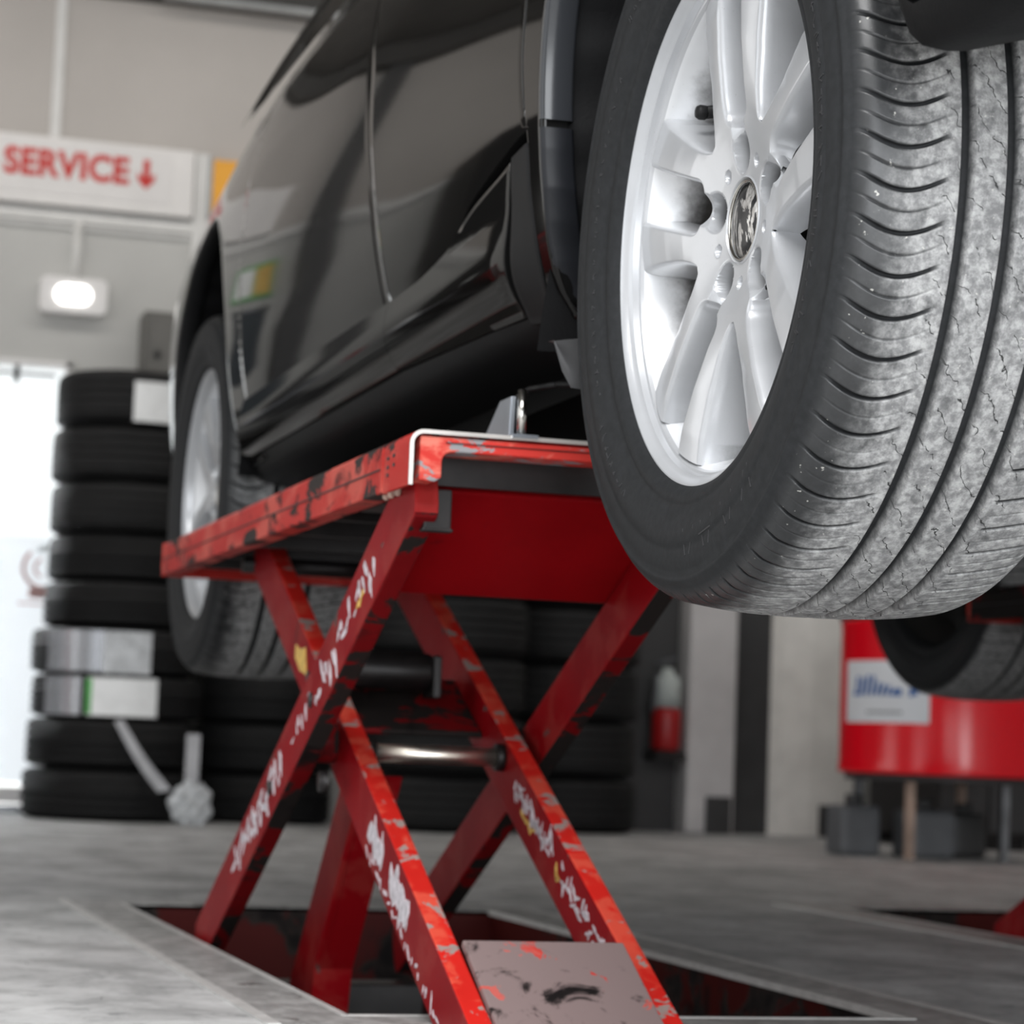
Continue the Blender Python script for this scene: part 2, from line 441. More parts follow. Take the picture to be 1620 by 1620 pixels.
# back wall with the glazed door opening (x .18..1.08, z 0..1.79)
DX0, DX1, DZ = .16, 1.085, 1.79
bw = MB()
for x0, x1, z0, z1 in ((XL, DX0, 0, DZ), (DX1, XR, 0, DZ)):
    bw.box(x0, x1, YB, YB+.12, z0, z1)
wall = MB(); wall.box(XL, XR, YB, YB+.12, DZ, 2.415)
wb = struct(bw.build('wall_back', M['wall_low']))
wall.build('upper_wall_panel', M['wall_low'], wb)
MB().box(XL, XR, YB, YB+.12, 2.415, ZC).build('upper_wall_panel', M['wall'], wb)
for x, z0, z1 in ((.966, 2.69, ZC), (1.078, 2.135, 2.36), (-.6, 1.79, ZC), (-2.2, 0, ZC), (2.6, 0, ZC)):
    MB().box(x-.020, x+.020, YB-.012, YB+.01, z0, z1).build('joint_strip', M['wall_trim'], wb)
MB().box(XL, XR, YB-.02, YB+.01, 2.335, 2.352).build('joint_strip', M['wall_trim'], wb)
MB().box(XL, XR, YB-.035, YB+.01, 2.357, 2.405).build('joint_strip', M['wall_trim'], wb)
struct(MB().box(1.535, 1.59, YB-.04, YB+.01, 1.8, 2.69).build('trim_5', M['wall_trim']))
struct(MB().box(XL, XR, YB-.16, YB, 3.30, ZC).build('trim_3', M['beam'], bevel=.005))
struct(MB().box(1.35, XR, YB-.22, YB-.165, 3.268, 3.292).build('trim_4', M['rail'], bevel=.004))
# door
df = MB()
df.box(DX0, DX0+.03, YB-.02, YB+.06, 0, DZ); df.box(DX1-.022, DX1, YB-.02, YB+.06, 0, DZ)
df.box(DX0, DX1, YB-.02, YB+.06, DZ-.022, DZ)
dr = struct(df.build('door_1', M['white'], label='glazed white door at the left of the back wall'))
MB().box(DX0+.03, DX1-.022, YB+.02, YB+.028, 1.095, DZ-.022).build('glass_pane', M['doorglow'], dr)
MB().box(DX0+.03, DX1-.022, YB+.008, YB+.04, .115, 1.095).build('lower_panel', NT('frosted_lower_glass').base((.86, .89, .92)).rough(.6).setv(Transmission_Weight=.5, IOR=1.1).m, dr)
MB().box(DX0+.03, DX1-.022, YB-.005, YB+.04, .035, .10).build('bottom_rail', M['white'], dr, bevel=.004)
MB().box(DX0, DX1, YB-.03, YB+.06, 0, .03).build('threshold', M['steel'], dr)
hb = MB(); hb.cyl((DX0+.05, YB-.005, 1.735), (DX1-.06, YB-.005, 1.735), .007, seg=10); hb.box(.86, .88, YB-.012, YB+.02, 1.70, 1.78)
hb.build('closer_bar', M['darkgrey'], dr)
# printed emblem on the door: ring, drop-shaped mark and two lines
em = MB()
ex, ez, ey = 1.02, .965, YB+.0065
def ring(mb, cx, cz, y, r0, r1, a0, a1, n=24, sx=1.0):
    rows = []
    for i in range(n+1):
        t = a0+(a1-a0)*i/n
        rows.append([(cx+sx*r0*math.cos(t), y, cz+r0*math.sin(t)), (cx+sx*r1*math.cos(t), y, cz+r1*math.sin(t))])
    mb.grid(rows, False)
ring(em, ex, ez, ey, .072, .088, 2.3, 5.3); ring(em, ex, ez, ey, .030, .042, 1.9, 4.4)
em.box(.965, 1.06, ey-.001, ey, .845, .885); em.box(.925, 1.06, ey-.001, ey, .818, .826)
em.build('emblem', plain('faded_red_print', (.60, .36, .34), .5), dr, recalc=True)
e2 = MB(); ring(e2, ex+.01, ez+.02, ey, .05, .07, .3, 2.2)
e2.build('emblem', plain('faded_grey_print', (.46, .50, .51), .5), dr)
# light outside the glazed door: a bright yard wall, lit by the sky
struct(MB().box(-2.5, 3.2, 13.2, 13.3, 0, 3.2).build('wall_yard', plain('white_yard_wall', (.9, .92, .93), .7, var=.02)))
area_light('yard_daylight', (.6, 11.6, 2.9), (math.radians(50), 0, PI), 3.5, 1.5, 700)

# side walls, ceiling, front
lw = MB()
lw.box(XL-.12, XL, 3.6, 6.4, 0, ZC); lw.box(XL-.12, XL, 9.6, YB+.12, 0, ZC); lw.box(XL-.12, XL, 6.4, 9.6, 3.1, ZC); lw.box(XL-.12, XL, YF, -.8, 0, ZC); lw.box(XL-.12, XL, -.8, 3.6, 3.1, ZC)
struct(lw.build('wall_left', M['wall']))
struct(MB().box(XR, XR+.12, YF, YB+.12, 0, ZC).build('wall_right', M['wall_low']))
fwl = MB(); fwl.box(XL, -2.4, YF-.12, YF, 0, ZC); fwl.box(3.6, XR, YF-.12, YF, 0, ZC); fwl.box(-2.4, 3.6, YF-.12, YF, 3.1, ZC)
struct(fwl.build('wall_front', M['wall_low']))
struct(MB().box(XL-.12, XR+.12, YF-.12, YB+.12, ZC, ZC+.1).build('ceiling', M['ceiling']))

# columns and dark panel at the right end of the back wall
c1 = MB().box(3.71, 3.925, 9.86, YB, 0, ZC).build('trim_6', M['lilac'], label='pale grey square column between the tyre stacks and the dark panel', bevel=.012); struct(c1)
MB().box(3.795, 3.905, 9.835, 9.86, 0, .155).build('plinth', M['darkgrey'], c1, bevel=.004)
c2 = MB().prism([(4.105, YB), (4.105, 9.93), (4.14, 9.88), (4.27, 9.86), (4.47, 9.86), (4.47, YB)], 'z', 0, ZC).build('trim_7', M['cream'], label='cream column left of the red oil drum'); struct(c2)
MB().box(4.31, 4.475, 9.83, 9.86, 0, .135).build('plinth', M['darkgrey'], c2, bevel=.004)
struct(MB().box(3.925, 4.105, 9.93, YB, 0, 2.6).build('door_2', M['darkgrey'], label='dark grey door panel between the two columns'))
struct(MB().box(4.475, 4.51, 9.86, YB, 0, ZC).build('trim_8', M['steel']))
struct(MB().box(3.40, 3.70, 9.97, YB, 0, 2.2).build('door_3', M['darkgrey'], label='dark recess left of the pale grey column'))

# ------------------------------------------------------------------ wheel
TR_C = .89           # tyre centre plane X
ANG0 = math.radians(17)
def tyre_profile():
    """(x, r) from the outer bead round the tread to the inner bead"""
    L = [(-.108, .236), (-.117, .243), (-.1215, .249), (-.1235, .2555), (-.1225, .2570), (-.1255, .262), (-.1290, .272),
         (-.1318, .284), (-.1328, .2945), (-.1318, .2958), (-.1322, .300), (-.1318, .3085), (-.1304, .3165), (-.1284, .3215), (-.1302, .3238), (-.1298, .3268),
         (-.1272, .3290), (-.1252, .3325), (-.1222, .3365), (-.1180, .3402), (-.1130, .3428)]
    return L
def make_tyre(name, pitches, per, fine):
    prof = tyre_profile()
    left = list(prof)
    crown = lambda x: .3520-(.3520-.3436)*(abs(x)/.113)**2.6
    tread = []
    x = -.110
    grooves = (-.037, .002, .041); gw = .0062
    base = list(np.linspace(-.109, .109, 57 if fine else 22))
    xs = set(round(float(v), 5) for v in base)
    for g in grooves:
        xs = set(v for v in xs if abs(v-g) > gw+.002)
        xs |= {round(g-gw-.0012, 5), round(g-gw, 5), round(g-gw*.72, 5), round(g+gw*.72, 5), round(g+gw, 5), round(g+gw+.0012, 5)}
    prof_all = [(a, r, 0) for a, r in left]
    for v in sorted(xs):
        r = crown(v); d = 0
        for g in grooves:
            if abs(v-g) <= gw*.75: d = .0100
            elif abs(v-g) <= gw: d = .0004
        prof_all.append((v, r-d, 1))
    prof_all += [(-a, r, 0) for a, r in reversed(left)]
    PX = np.array([p[0] for p in prof_all]); PR = np.array([p[1] for p in prof_all])
    if fine:
        offs = np.array([0, .016, .034, .05, .066, .11, .18, .27, .36, .43, .470, .485, .5, .515, .530, .57, .64, .73, .82, .89, .934, .95, .966, .984])
    else:
        offs = np.array([0, .05, .09, .5, .91, .95])
    pitch = 2*PI/pitches
    U = np.concatenate([k+offs for k in range(pitches)])
    NT_, NP = len(U), len(PX)
    # sipes: curved on the outer shoulder, slanted on the inner one
    wo = np.clip((PX+.123)/.008, 0, 1)*np.clip((-.052-PX)/.016, 0, 1)
    t_o = (PX+.121)/(.069)
    wo_c = np.where((t_o > 0) & (t_o < 1), np.sin(np.clip(t_o, 0, 1)*PI)**.6, 0)
    sh_o = np.where((t_o > -.2) & (t_o < 1.15), np.sin(np.clip(t_o, 0, 1)*PI)*.36, 0)*1.0
    t_i = (PX-.056)/(.06)
    wo_i = np.where((t_i > 0) & (t_i < 1.15), np.clip(t_i*12, 0, 1)*np.clip((1.15-t_i)*8, 0, 1), 0)
    sh_i = np.where(t_i > 0, -.30*np.clip(t_i, 0, 1.2), 0)
    up_ = np.clip((PR-.318)/.012, 0, 1)
    win = np.maximum(wo_c, wo_i)*(PR > .331); shear = (sh_o+sh_i)*up_
    f = U % 1.0; dist = np.minimum(f, 1-f)
    main = np.clip((.066-dist)/(.066-.034), 0, 1)
    d2 = np.abs(f-.5); sec = np.clip((.030-d2)/.015, 0, 1)
    irr = .6+.4*np.sin(np.floor(U)*12.9898)
    depth = (np.outer(main, win)*.0062+np.outer(sec*irr, win)*.0016) if fine else np.outer(main, win)*.006
    TH = (U[:, None]+shear[None, :])*pitch
    RR = PR[None, :]-depth
    V = np.stack([np.broadcast_to(PX[None, :], RR.shape), RR*np.cos(TH), RR*np.sin(TH)], -1).reshape(-1, 3)
    idx = np.arange(NT_*NP).reshape(NT_, NP); nx = np.roll(idx, -1, 0)
    Fq = np.stack([idx[:, :-1], nx[:, :-1], nx[:, 1:], idx[:, 1:]], -1).reshape(-1, 4)
    me = bpy.data.meshes.new(name)
    me.vertices.add(len(V)); me.vertices.foreach_set('co', V.ravel().astype(np.float32))
    me.loops.add(Fq.size); me.loops.foreach_set('vertex_index', Fq.ravel().astype(np.int32))
    me.polygons.add(len(Fq))
    me.polygons.foreach_set('loop_start', np.arange(0, Fq.size, 4, dtype=np.int32))
    me.polygons.foreach_set('use_smooth', np.ones(len(Fq), dtype=bool))
    gmask = np.ones(NP)
    for q, (a_, r_, k_) in enumerate(prof_all):
        gmask[q] = float(np.clip((r_-.3345)/.006, 0, 1)) if k_ == 0 else (0.0 if any(abs(a_-g) <= gw*.9 for g in grooves) else 1.0)
    tm = np.clip(gmask[None, :]*(1-depth/.0022), 0, 1).astype(np.float32)
    at = me.attributes.new('tread_face', 'FLOAT', 'POINT'); at.data.foreach_set('value', tm.ravel())
    uvl = me.uv_layers.new(name='unrolled')
    UU = np.broadcast_to(U[:, None], RR.shape).reshape(-1); VV = np.broadcast_to(((PX+.123)/.028)[None, :], RR.shape).reshape(-1)
    uu = UU[Fq].copy(); mx = uu.max(1, keepdims=True); uu = np.where(mx-uu > pitches/2, uu+pitches, uu)
    uvs = np.stack([uu.ravel(), VV[Fq].ravel()], -1)
    uvl.data.foreach_set('uv', uvs.ravel().astype(np.float32))
    me.update(); me.validate()
    me.materials.append(M['tyre'])
    return me

def make_rim_mesh():
    mb = MB()
    # lip, barrel and inner flange
    prof = [(.105, .236), (.11, .240), (.105, .243), (.09, .236), (.06, .212), (.02, .206), (-.03, .208), (-.06, .214), (-.078, .2205), (-.088, .2235), (-.094, .2255)]
    lip = [(-.094, .2255), (-.0975, .2275), (-.0984, .2300), (-.1045, .2312), (-.1060, .2335), (-.1085, .2352), (-.1120, .2372), (-.1140, .2392),
            (-.1140, .2412), (-.1120, .2424), (-.108, .2424), (-.104, .238)]
    mb.cur = 1; mb.lathe(prof, (0, 0, 0), 'x', 160); mb.cur = 0
    mb.lathe(lip, (0, 0, 0), 'x', 160)
    def face(r):
        return float(np.interp(r, [.03, .042, .060, .085, .12, .16, .20, .224], [-.0805, -.0815, -.0835, -.0885, -.0945, -.0985, -.1000, -.0985]))
    def a_in(r):      # half angle of the window inside a spoke pair
        if r <= .086: return 0.0
        hw = .0245*math.sqrt(max(0, 1-((.108-r)/.022)**2)) if r < .108 else .0245+.003*(r-.108)/.116
        return hw/r
    def a_out(r):     # angle of the spoke's outer edge, 36 deg where the discs join
        full = math.radians(36)
        if r <= .094: return full
        hw = .0635*((r-.094)/.130)**.72
        return full-math.asin(min(.9, hw/r))
    rs = sorted(set([.0385+.001*i for i in range(48)]+[.0855+.0004*i for i in range(32)]+[.098+.0028*i for i in range(46)]+[.224]))
    rs = [r for r in rs if r <= .2242]
    NU = 37
    for kk in range(5):
        for sgn in (1, -1):
            c0 = ANG0+kk*2*PI/5
            rows = []; fr_in = []; fr_out = []
            for r in rs:
                ai, ao = a_in(r), a_out(r); row = []
                for j in range(NU):
                    u = j/(NU-1); u = .5-.5*math.cos(PI*u) if ai > 0 else u
                    a = ai+(ao-ai)*u
                    x = face(r)
                    de = 9.0
                    if ai > 0: de = min(de, (a-ai)*r)
                    if ao < math.radians(35.99): de = min(de, (ao-a)*r)
                    if de < .0036: x += .0030*(1-de/.0036)**2
                    # crease: the spoke face dips towards its outer edge
                    if r > .10 and ao > ai: x += .0045*u*u*min(1, (r-.10)/.05)
                    # bolt pocket on the pair axis
                    pd = math.hypot((r*math.cos(a)-.0635)*.86, r*math.sin(a))
                    if pd < .0172: x += .034*min(1, (.0172-pd)/.0026)
                    elif pd < .0195: x += .0010*(1-(pd-.0172)/.0023)
                    # long hollow running out from the pocket
                    if r > .0625:
                        g = abs(r*math.sin(a))
                        if g < .015 and r < .092: x += .009*(1-(g/.015)**2)*min(1, (r-.0625)/.012)
                    b = a-math.radians(36)
                    pd = math.hypot(r*math.cos(b)-.0575, r*math.sin(b))
                    if pd < .0062: x += .007*min(1, (.0062-pd)/.0018)
                    row.append((x, r*math.cos(c0+sgn*a), r*math.sin(c0+sgn*a)))
                rows.append(row)
                if ai > 0: fr_in.append((row[0], c0+sgn*ai, r, -sgn))
                if ao < math.radians(35.99): fr_out.append((row[-1], c0+sgn*ao, r, sgn))
            if sgn < 0: rows = [list(reversed(q)) for q in rows]
            mb.grid(rows)
            for lst, dep in ((fr_in, .028), (fr_out, .032)):
                if len(lst) < 2: continue
                w = []
                for (p, a, r, sg) in lst:
                    t = Vector((0, -math.sin(a), math.cos(a)))*sg     # out of the spoke, into the window
                    P = Vector(p); k = min(1, (r-.08)/.05)
                    w.append([P, P+Vector((.003, 0, 0))+t*.0012, P+Vector((.010, 0, 0))+t*.0022, P+Vector((dep*k+.01, 0, 0))+t*.006])
                mb.grid(w)
    # hub tube and the seat round the centre cap
    mb.lathe([(-.0815, .0400), (-.0828, .0385), (-.080, .0368), (-.070, .0362), (-.03, .0362)], (0, 0, 0), 'x', 72)
    mb.lathe([(-.05, .09), (-.05, .02)], (0, 0, 0), 'x', 48)
    me_o = mb.build('alloy_wheel', [M['alloy'], M['barrel']], recalc=False)
    bm = bmesh.new(); bm.from_mesh(me_o.data)
    bmesh.ops.remove_doubles(bm, verts=bm.verts, dist=2e-5)
    bm.to_mesh(me_o.data); bm.free()
    for p in me_o.data.polygons: p.use_smooth = True
    me_o.data.set_sharp_from_angle(angle=.55)
    return me_o

def build_wheel(parent, tyre_me):
    w = make_rim_mesh(); w.parent = parent
    ty = bpy.data.objects.new('tyre', tyre_me); COL.objects.link(ty); ty.parent = w; ty['label'] = 'black worn tyre with dusty grey tread'
    d = MB(); d.lathe([(-.0835, .0001), (-.0830, .012), (-.0815, .024), (-.0785, .0335), (-.070, .0352)], (0, 0, 0), 'x', 48)
    d.build('centre_cap', M['badge'], w, label='black centre cap with a flaking silver badge', local=True)
    d = MB(); d.lathe([(-.0805, .0338), (-.0820, .0350), (-.0815, .0364), (-.078, .0366)], (0, 0, 0), 'x', 48)
    d.build('cap_ring', M['chrome'], w, local=True)
    d = MB(); rn = random.Random(17)
    def mark(th, r, ln, wd, tilt, h=.0006):
        # one raised moulding stroke on the sidewall, centred at angle th and radius r
        rad = Vector((0, math.cos(th), math.sin(th))); tan = Vector((0, -math.sin(th), math.cos(th)))
        u = rad*math.cos(tilt)+tan*math.sin(tilt); v = rad*-math.sin(tilt)+tan*math.cos(tilt)
        def X(p):
            q = math.hypot(p.y, p.z); return float(np.interp(q, [.262, .272, .284, .2945, .300, .3085, .3165], [-.1255, -.1290, -.1318, -.1328, -.1322, -.1318, -.1304]))
        c = rad*r; P = [c+u*(ln*a_)+v*(wd*b_) for a_, b_ in ((-.5, -.5), (.5, -.5), (.5, .5), (-.5, .5))]
        vs = [(X(p)+.0006, p.y, p.z) for p in P]+[(X(p)-h, p.y, p.z) for p in P]
        d.add(vs, [(4, 5, 6, 7), (0, 1, 5, 4), (1, 2, 6, 5), (2, 3, 7, 6), (3, 0, 4, 7)])
    for th0, th1, n, r, ln in ((2.55, 3.75, 26, .288, .010), (-.5, .75, 24, .276, .006), (5.3, 5.7, 9, .283, .008), (.9, 2.2, 26, .288, .010)):
        for i in range(n):
            th = th0+(th1-th0)*i/n
            for q in range(rn.choice((2, 2, 3))):
                mark(th+rn.uniform(-.010, .010), r+rn.uniform(-.3, .3)*ln, ln*rn.uniform(.35, 1), .0012, rn.choice((0, 0, 1.57, .6, -.6)))
    for th, tl in ((4.30, .35), (4.36, -.35), (4.47, .3), (4.53, -.3), (4.50, 1.57), (4.62, .35), (4.68, -.35), (4.15, 0), (4.20, .5)):
        mark(th, .293, .026, .0016, tl)
    d.build('sidewall_lettering', M['letter'], w, local=True, kind='stuff')
    for k in range(5):
        a = ANG0+k*2*PI/5; y, z = .0635*math.cos(a), .0635*math.sin(a)
        d = MB(); d.cyl((-.052, y, z), (-.068, y, z), .0085, .0080, seg=6, smooth=False); d.cyl((-.046, y, z), (-.053, y, z), .0118, seg=20)
        d.build('lug_bolt', M['blacksteel'], w, local=True)
    a = math.radians(46); y, z = .178*math.cos(a), .178*math.sin(a)
    d = MB(); d.cyl((-.03, y*1.1, z*1.1), (-.075, y, z), .0062, seg=14); d.lathe([(-.074, .0070), (-.080, .0072), (-.083, .0055), (-.0840, .0001)], (0, y, z), 'x', 14)
    d.build('valve_stem', M['plastic'], w, local=True)
    d = MB(); d.lathe([(.012, .165), (-.006, .165), (-.006, .105), (-.03, .095), (-.03, .04), (.012, .04)], (0, 0, 0), 'x', 64)
    d.build('brake_disc', M['blacksteel'], w, local=True)
    d = MB(); d.lathe([(-.0065, .163), (-.0085, .160), (-.0085, .12), (-.0065, .118)], (0, 0, 0), 'x', 64)
    d.build('brake_face', M['steel'], w, local=True)
    d = MB(); d.prism([(.17*math.cos(t), .17*math.sin(t)) for t in np.linspace(-.65, .5, 10)]+[(.085*math.cos(t), .085*math.sin(t)) for t in np.linspace(.5, -.65, 10)], 'x', -.034, .05)
    d.build('brake_caliper', M['rustdisc'], w, local=True, bevel=.008)
    return w

# ------------------------------------------------------------------ car
XC = 1.655      # centre plane of the car
ZTAB = [.66, .70, .755, .785, .81, .87, .93, 1.0, 1.12, 1.25, 1.38, 1.46, 1.52, 1.58]
XTAB = [1.02, .93, .835, .800, .780, .7565, .744, .737, .733, .739, .766, .800, .845, .90]
def pchip(xs, ys):
    xs, ys = np.array(xs), np.array(ys); h = np.diff(xs); d = np.diff(ys)/h
    mm = np.zeros(len(xs)); mm[0], mm[-1] = d[0], d[-1]
    for i in range(1, len(xs)-1):
        if d[i-1]*d[i] > 0:
            w1, w2 = 2*h[i]+h[i-1], h[i]+2*h[i-1]; mm[i] = (w1+w2)/(w1/d[i-1]+w2/d[i])
    def f(x):
        x = min(max(x, xs[0]), xs[-1]); i = min(int(np.searchsorted(xs, x, side='right'))-1, len(xs)-2); i = max(i, 0)
        t = (x-xs[i])/h[i]
        return float((2*t**3-3*t**2+1)*ys[i]+(t**3-2*t**2+t)*h[i]*mm[i]+(-2*t**3+3*t**2)*ys[i+1]+(t**3-t**2)*h[i]*mm[i+1])
    return f
_sx = pchip(ZTAB, XTAB)
_zt = pchip([4.1, 4.45, 4.8, 5.1, 5.45], [1.46, 1.452, 1.425, 1.40, 1.34])
def ztop(Y): return _zt(min(max(Y, 4.1), 5.45))
def SX(Y, z):
    zt = ztop(Y); zn = z if z < 1.1 else 1.1+(z-1.1)*.36/(zt-1.1)
    x = _sx(zn)
    if Y > 3.9: x += .03*((Y-3.9)/1.2)**2
    if Y > 5.15: x += .5*(Y-5.15)**2
    if Y < 1.55: x += .35*(1.55-Y)**2
    return x
def resample(pts, n):
    P = np.array(pts, float); s = np.r_[0, np.cumsum(np.hypot(*np.diff(P, axis=0).T))]
    t = np.linspace(0, s[-1], n)
    return np.stack([np.interp(t, s, P[:, 0]), np.interp(t, s, P[:, 1])], -1)
def smooth_line(pts, n):
    """Catmull-Rom through the points, evenly resampled"""
    P = [np.array(p, float) for p in pts]; P = [2*P[0]-P[1]]+P+[2*P[-1]-P[-2]]; out = []
    for i in range(1, len(P)-2):
        for t in np.linspace(0, 1, 12, endpoint=False):
            out.append(.5*((2*P[i])+(-P[i-1]+P[i+1])*t+(2*P[i-1]-5*P[i]+4*P[i+1]-P[i+2])*t*t+(-P[i-1]+3*P[i]-3*P[i+1]+P[i+2])*t**3))
    out.append(P[-2]); return resample(out, n)
def coons(bot, top, n, m_):
    """grid between two (Y,z) polylines (n samples each), m_ rows"""
    b, t = resample(bot, n), resample(top, n)
    return [[tuple(b[i]*(1-v)+t[i]*v) for i in range(n)] for v in np.linspace(0, 1, m_)]
def panel(rows2, name, parent, mat, edge=.004, depth=.022, off=0.0, label=None, mirror=False):
    """body panel: (Y,z) grid laid on the body surface, its rim rounded and turned inward"""
    R, C = len(rows2), len(rows2[0])
    g = np.array(rows2)                                   # R x C x 2
    of = off if callable(off) else (lambda y, z: off)
    P = [[(SX(y, z)+of(y, z), y, z) for (y, z) in r] for r in rows2]
    mb = MB(); mb.grid(P)
    loop = [(0, j) for j in range(C)]+[(i, C-1) for i in range(1, R)]+[(R-1, j) for j in range(C-2, -1, -1)]+[(i, 0) for i in range(R-2, 0, -1)]
    L = np.array([g[i, j] for i, j in loop]); cen = L.mean(0)
    tan = np.roll(L, -1, 0)-np.roll(L, 1, 0); nrm = np.stack([tan[:, 1], -tan[:, 0]], -1)
    nrm /= np.maximum(1e-9, np.hypot(nrm[:, 0], nrm[:, 1]))[:, None]
    area = np.sum(L[:, 0]*np.roll(L[:, 1], -1)-np.roll(L[:, 0], -1)*L[:, 1])
    if area < 0: nrm = -nrm
    ed = [edge(*L[k]) if callable(edge) else edge for k in range(len(L))]
    rings = []
    for a in (0, .3, .6, .85, 1.0):
        sn, cs = math.sin(a*PI/2), 1-math.cos(a*PI/2)
        rings.append([(SX(*L[k])+of(*L[k])+ed[k]*cs, L[k, 0]+nrm[k, 0]*ed[k]*sn, L[k, 1]+nrm[k, 1]*ed[k]*sn) for k in range(len(L))])
    rings.append([(SX(*L[k])+of(*L[k])+depth, L[k, 0]+nrm[k, 0]*ed[k], L[k, 1]+nrm[k, 1]*ed[k]) for k in range(len(L))])
    mb.grid([[r[k] for r in rings[:5]] for k in range(len(L))], closed=True)
    mb.cur = 1; mb.grid([[rings[4][k], rings[5][k]] for k in range(len(L))], closed=True); mb.cur = 0
    if mirror:
        b = len(mb.v); mb2 = MB(); mb2.v = [(2*XC-x, y, z) for x, y, z in mb.v]; mb2.f = [list(reversed(f)) for f in mb.f]; mb2.sm = mb.sm; mb2.mi = mb.mi
        mb = mb2
    o = mb.build(name, [mat, M['under']], parent, label=label, recalc=True)
    o.data.set_sharp_from_angle(angle=.7)
    return o

RA = (2.05, .95, lambda a: .416+float(np.interp(math.degrees(a), [-24, -19, -15, -10.5, -6.4, -1, 4], [.128, .088, .055, .030, .014, .004, 0])))      # rear arch: centre Y, z, radius by angle (it sweeps forward at the foot)
FA = (4.725, .915, .392)
car = thing('car', 'black car raised on the red scissor lift, seen from behind its near rear wheel', 'car', (XC, 3.35, .44))
E_REAR = [(2.515, 1.46), (2.513, 1.20), (2.511, 1.114), (2.522, 1.05), (2.517, .985), (2.500, .967)]
E_DIAG = [(2.500, .962), (2.56, .957), (2.615, .949), (2.733, .934), (2.80, .918), (2.863, .905), (2.95, .896), (3.018, .892), (3.155, .891)]
E_GAP = [(3.159, .893), (3.166, .925), (3.206, 1.035), (3.245, 1.147), (3.267, 1.241), (3.311, 1.344), (3.37, 1.46)]
G = .0045
def rocker_off(y, z):
    # the panel under the doors stands upright and curls in only at its foot
    t = .7480 if z > .868 else .7480+(.868-z)**2*8.6
    w = min(1, max(0, (y-2.50)/.18)); w = w*w*(3-2*w)
    return min(0.0, t-SX(y, z))*w
def body_side(mirror=False):
    mr = dict(mirror=mirror)
    # rear door
    left = smooth_line([(y+G, z) for y, z in reversed(E_REAR)], 40); right = smooth_line([(y-G, z) for y, z in E_GAP], 40)
    rows = []
    for v in range(40):
        t = v/39; a, b = left[v], right[v]
        bot = smooth_line([(y, z+.0105*max(0, min(1, (2.80-y)/.12))) for y, z in E_DIAG], 44); fl = np.array([a*(1-s)+b*s for s in np.linspace(0, 1, 44)])
        base = np.array([left[0]*(1-s)+right[0]*s for s in np.linspace(0, 1, 44)])
        rows.append([tuple(fl[k]+(bot[k]-base[k])*(1-t)**2) for k in range(44)])
    panel(rows, 'rear_door', car, M['paint'], edge=lambda y, z: .006*max(0, min(1, (z-.985)/.03)) if y < 2.9 else .006*max(0, min(1, (z-.90)/.04)), **mr)
    # rocker panel under the rear door
    top = smooth_line([(y, z-.004*max(0, min(1, (2.80-y)/.12))) for y, z in E_DIAG], 44); bot = resample([(2.656, .797), (3.202, .809)], 44)
    top = resample([tuple(p) for p in top if p[0] > 2.568], 44)
    panel(coons(bot, top, 44, 24), 'rocker_panel', car, M['paint'], edge=lambda y, z: .0015*max(0, min(1, (2.78-y)/.1)), off=rocker_off, **mr)
    # matte stone guard ahead of the arch
    gl = smooth_line([(2.652, .790), (2.625, .82), (2.600, .858), (2.583, .90), (2.566, .953)], 24)
    gr = smooth_line([(2.575, .783), (2.545, .82), (2.527, .865), (2.518, .91), (2.511, .957)], 24)
    panel([[tuple(gr[i]*(1-s)+gl[i]*s) for s in np.linspace(0, 1, 8)] for i in range(24)], 'stone_guard', car, M['guard'], edge=.003, off=lambda y, z: rocker_off(y, z)-.0015, **mr)
    # quarter panel, fanned round the arch
    cy, cz, R = RA
    def fan(cy, cz, R, a0, a1, lim, n=70, k=14):
        rows = []
        for a in np.linspace(a0, a1, n):
            c, s = math.cos(a), math.sin(a); Ra = R(a) if callable(R) else R; rm = max(lim(c, s), Ra+.004)
            rows.append([(cy+c*(Ra+(rm-Ra)*q), cz+s*(Ra+(rm-Ra)*q)) for q in np.linspace(0, 1, k)])
        return rows
    fr_line = smooth_line([(2.585, .762), (2.570, .783), (2.540, .82), (2.522, .865), (2.513, .91), (2.507, .95), (2.511, .985), (2.515, 1.05), (2.504, 1.114), (2.507, 1.20), (2.508, 1.458)], 60)
    def lim_r(c, s):
        best = 9
        # front limit line
        for (y0, z0), (y1, z1) in zip(fr_line[:-1], fr_line[1:]):
            dx, dz = y1-y0, z1-z0; det = c*(-dz)-s*(-dx)
            if abs(det) < 1e-9: continue
            t = ((y0-cy)*(-dz)-(z0-cz)*(-dx))/det; u = (c*(z0-cz)-s*(y0-cy))/det
            if t > 0 and -.02 <= u <= 1.02: best = min(best, t)
        if s > 1e-6: best = min(best, (1.458-cz)/s)
        if c < -1e-6: best = min(best, (1.12-cy)/c)
        if s < -1e-6 and c < 0: best = min(best, max(.436, (.90-cz)/s))
        if best > 5: best = .446
        return best
    panel(fan(cy, cz, R, -.335, PI+.12, lim_r, 120, 16), 'rear_quarter_panel', car, M['paint'], edge=.007, depth=.03, **mr)
    # front door and fender
    left = smooth_line([(y+G, z) for y, z in E_GAP], 40)
    right = smooth_line([(4.19, .893), (4.215, 1.0), (4.225, 1.147), (4.215, 1.30), (4.19, 1.456)], 40)
    rows = [[tuple(left[v]*(1-s)+right[v]*s) for s in np.linspace(0, 1, 40)] for v in range(40)]
    panel(rows, 'front_door', car, M['paint'], edge=.012, **mr)
    panel(coons([(3.2036, .809), (4.33, .806)], [(3.1568, .891), (4.19, .890)], 40, 14), 'rocker_panel', car, M['paint'], edge=lambda y, z: .0015*max(0, min(1, (2.78-y)/.1)), off=rocker_off, **mr)
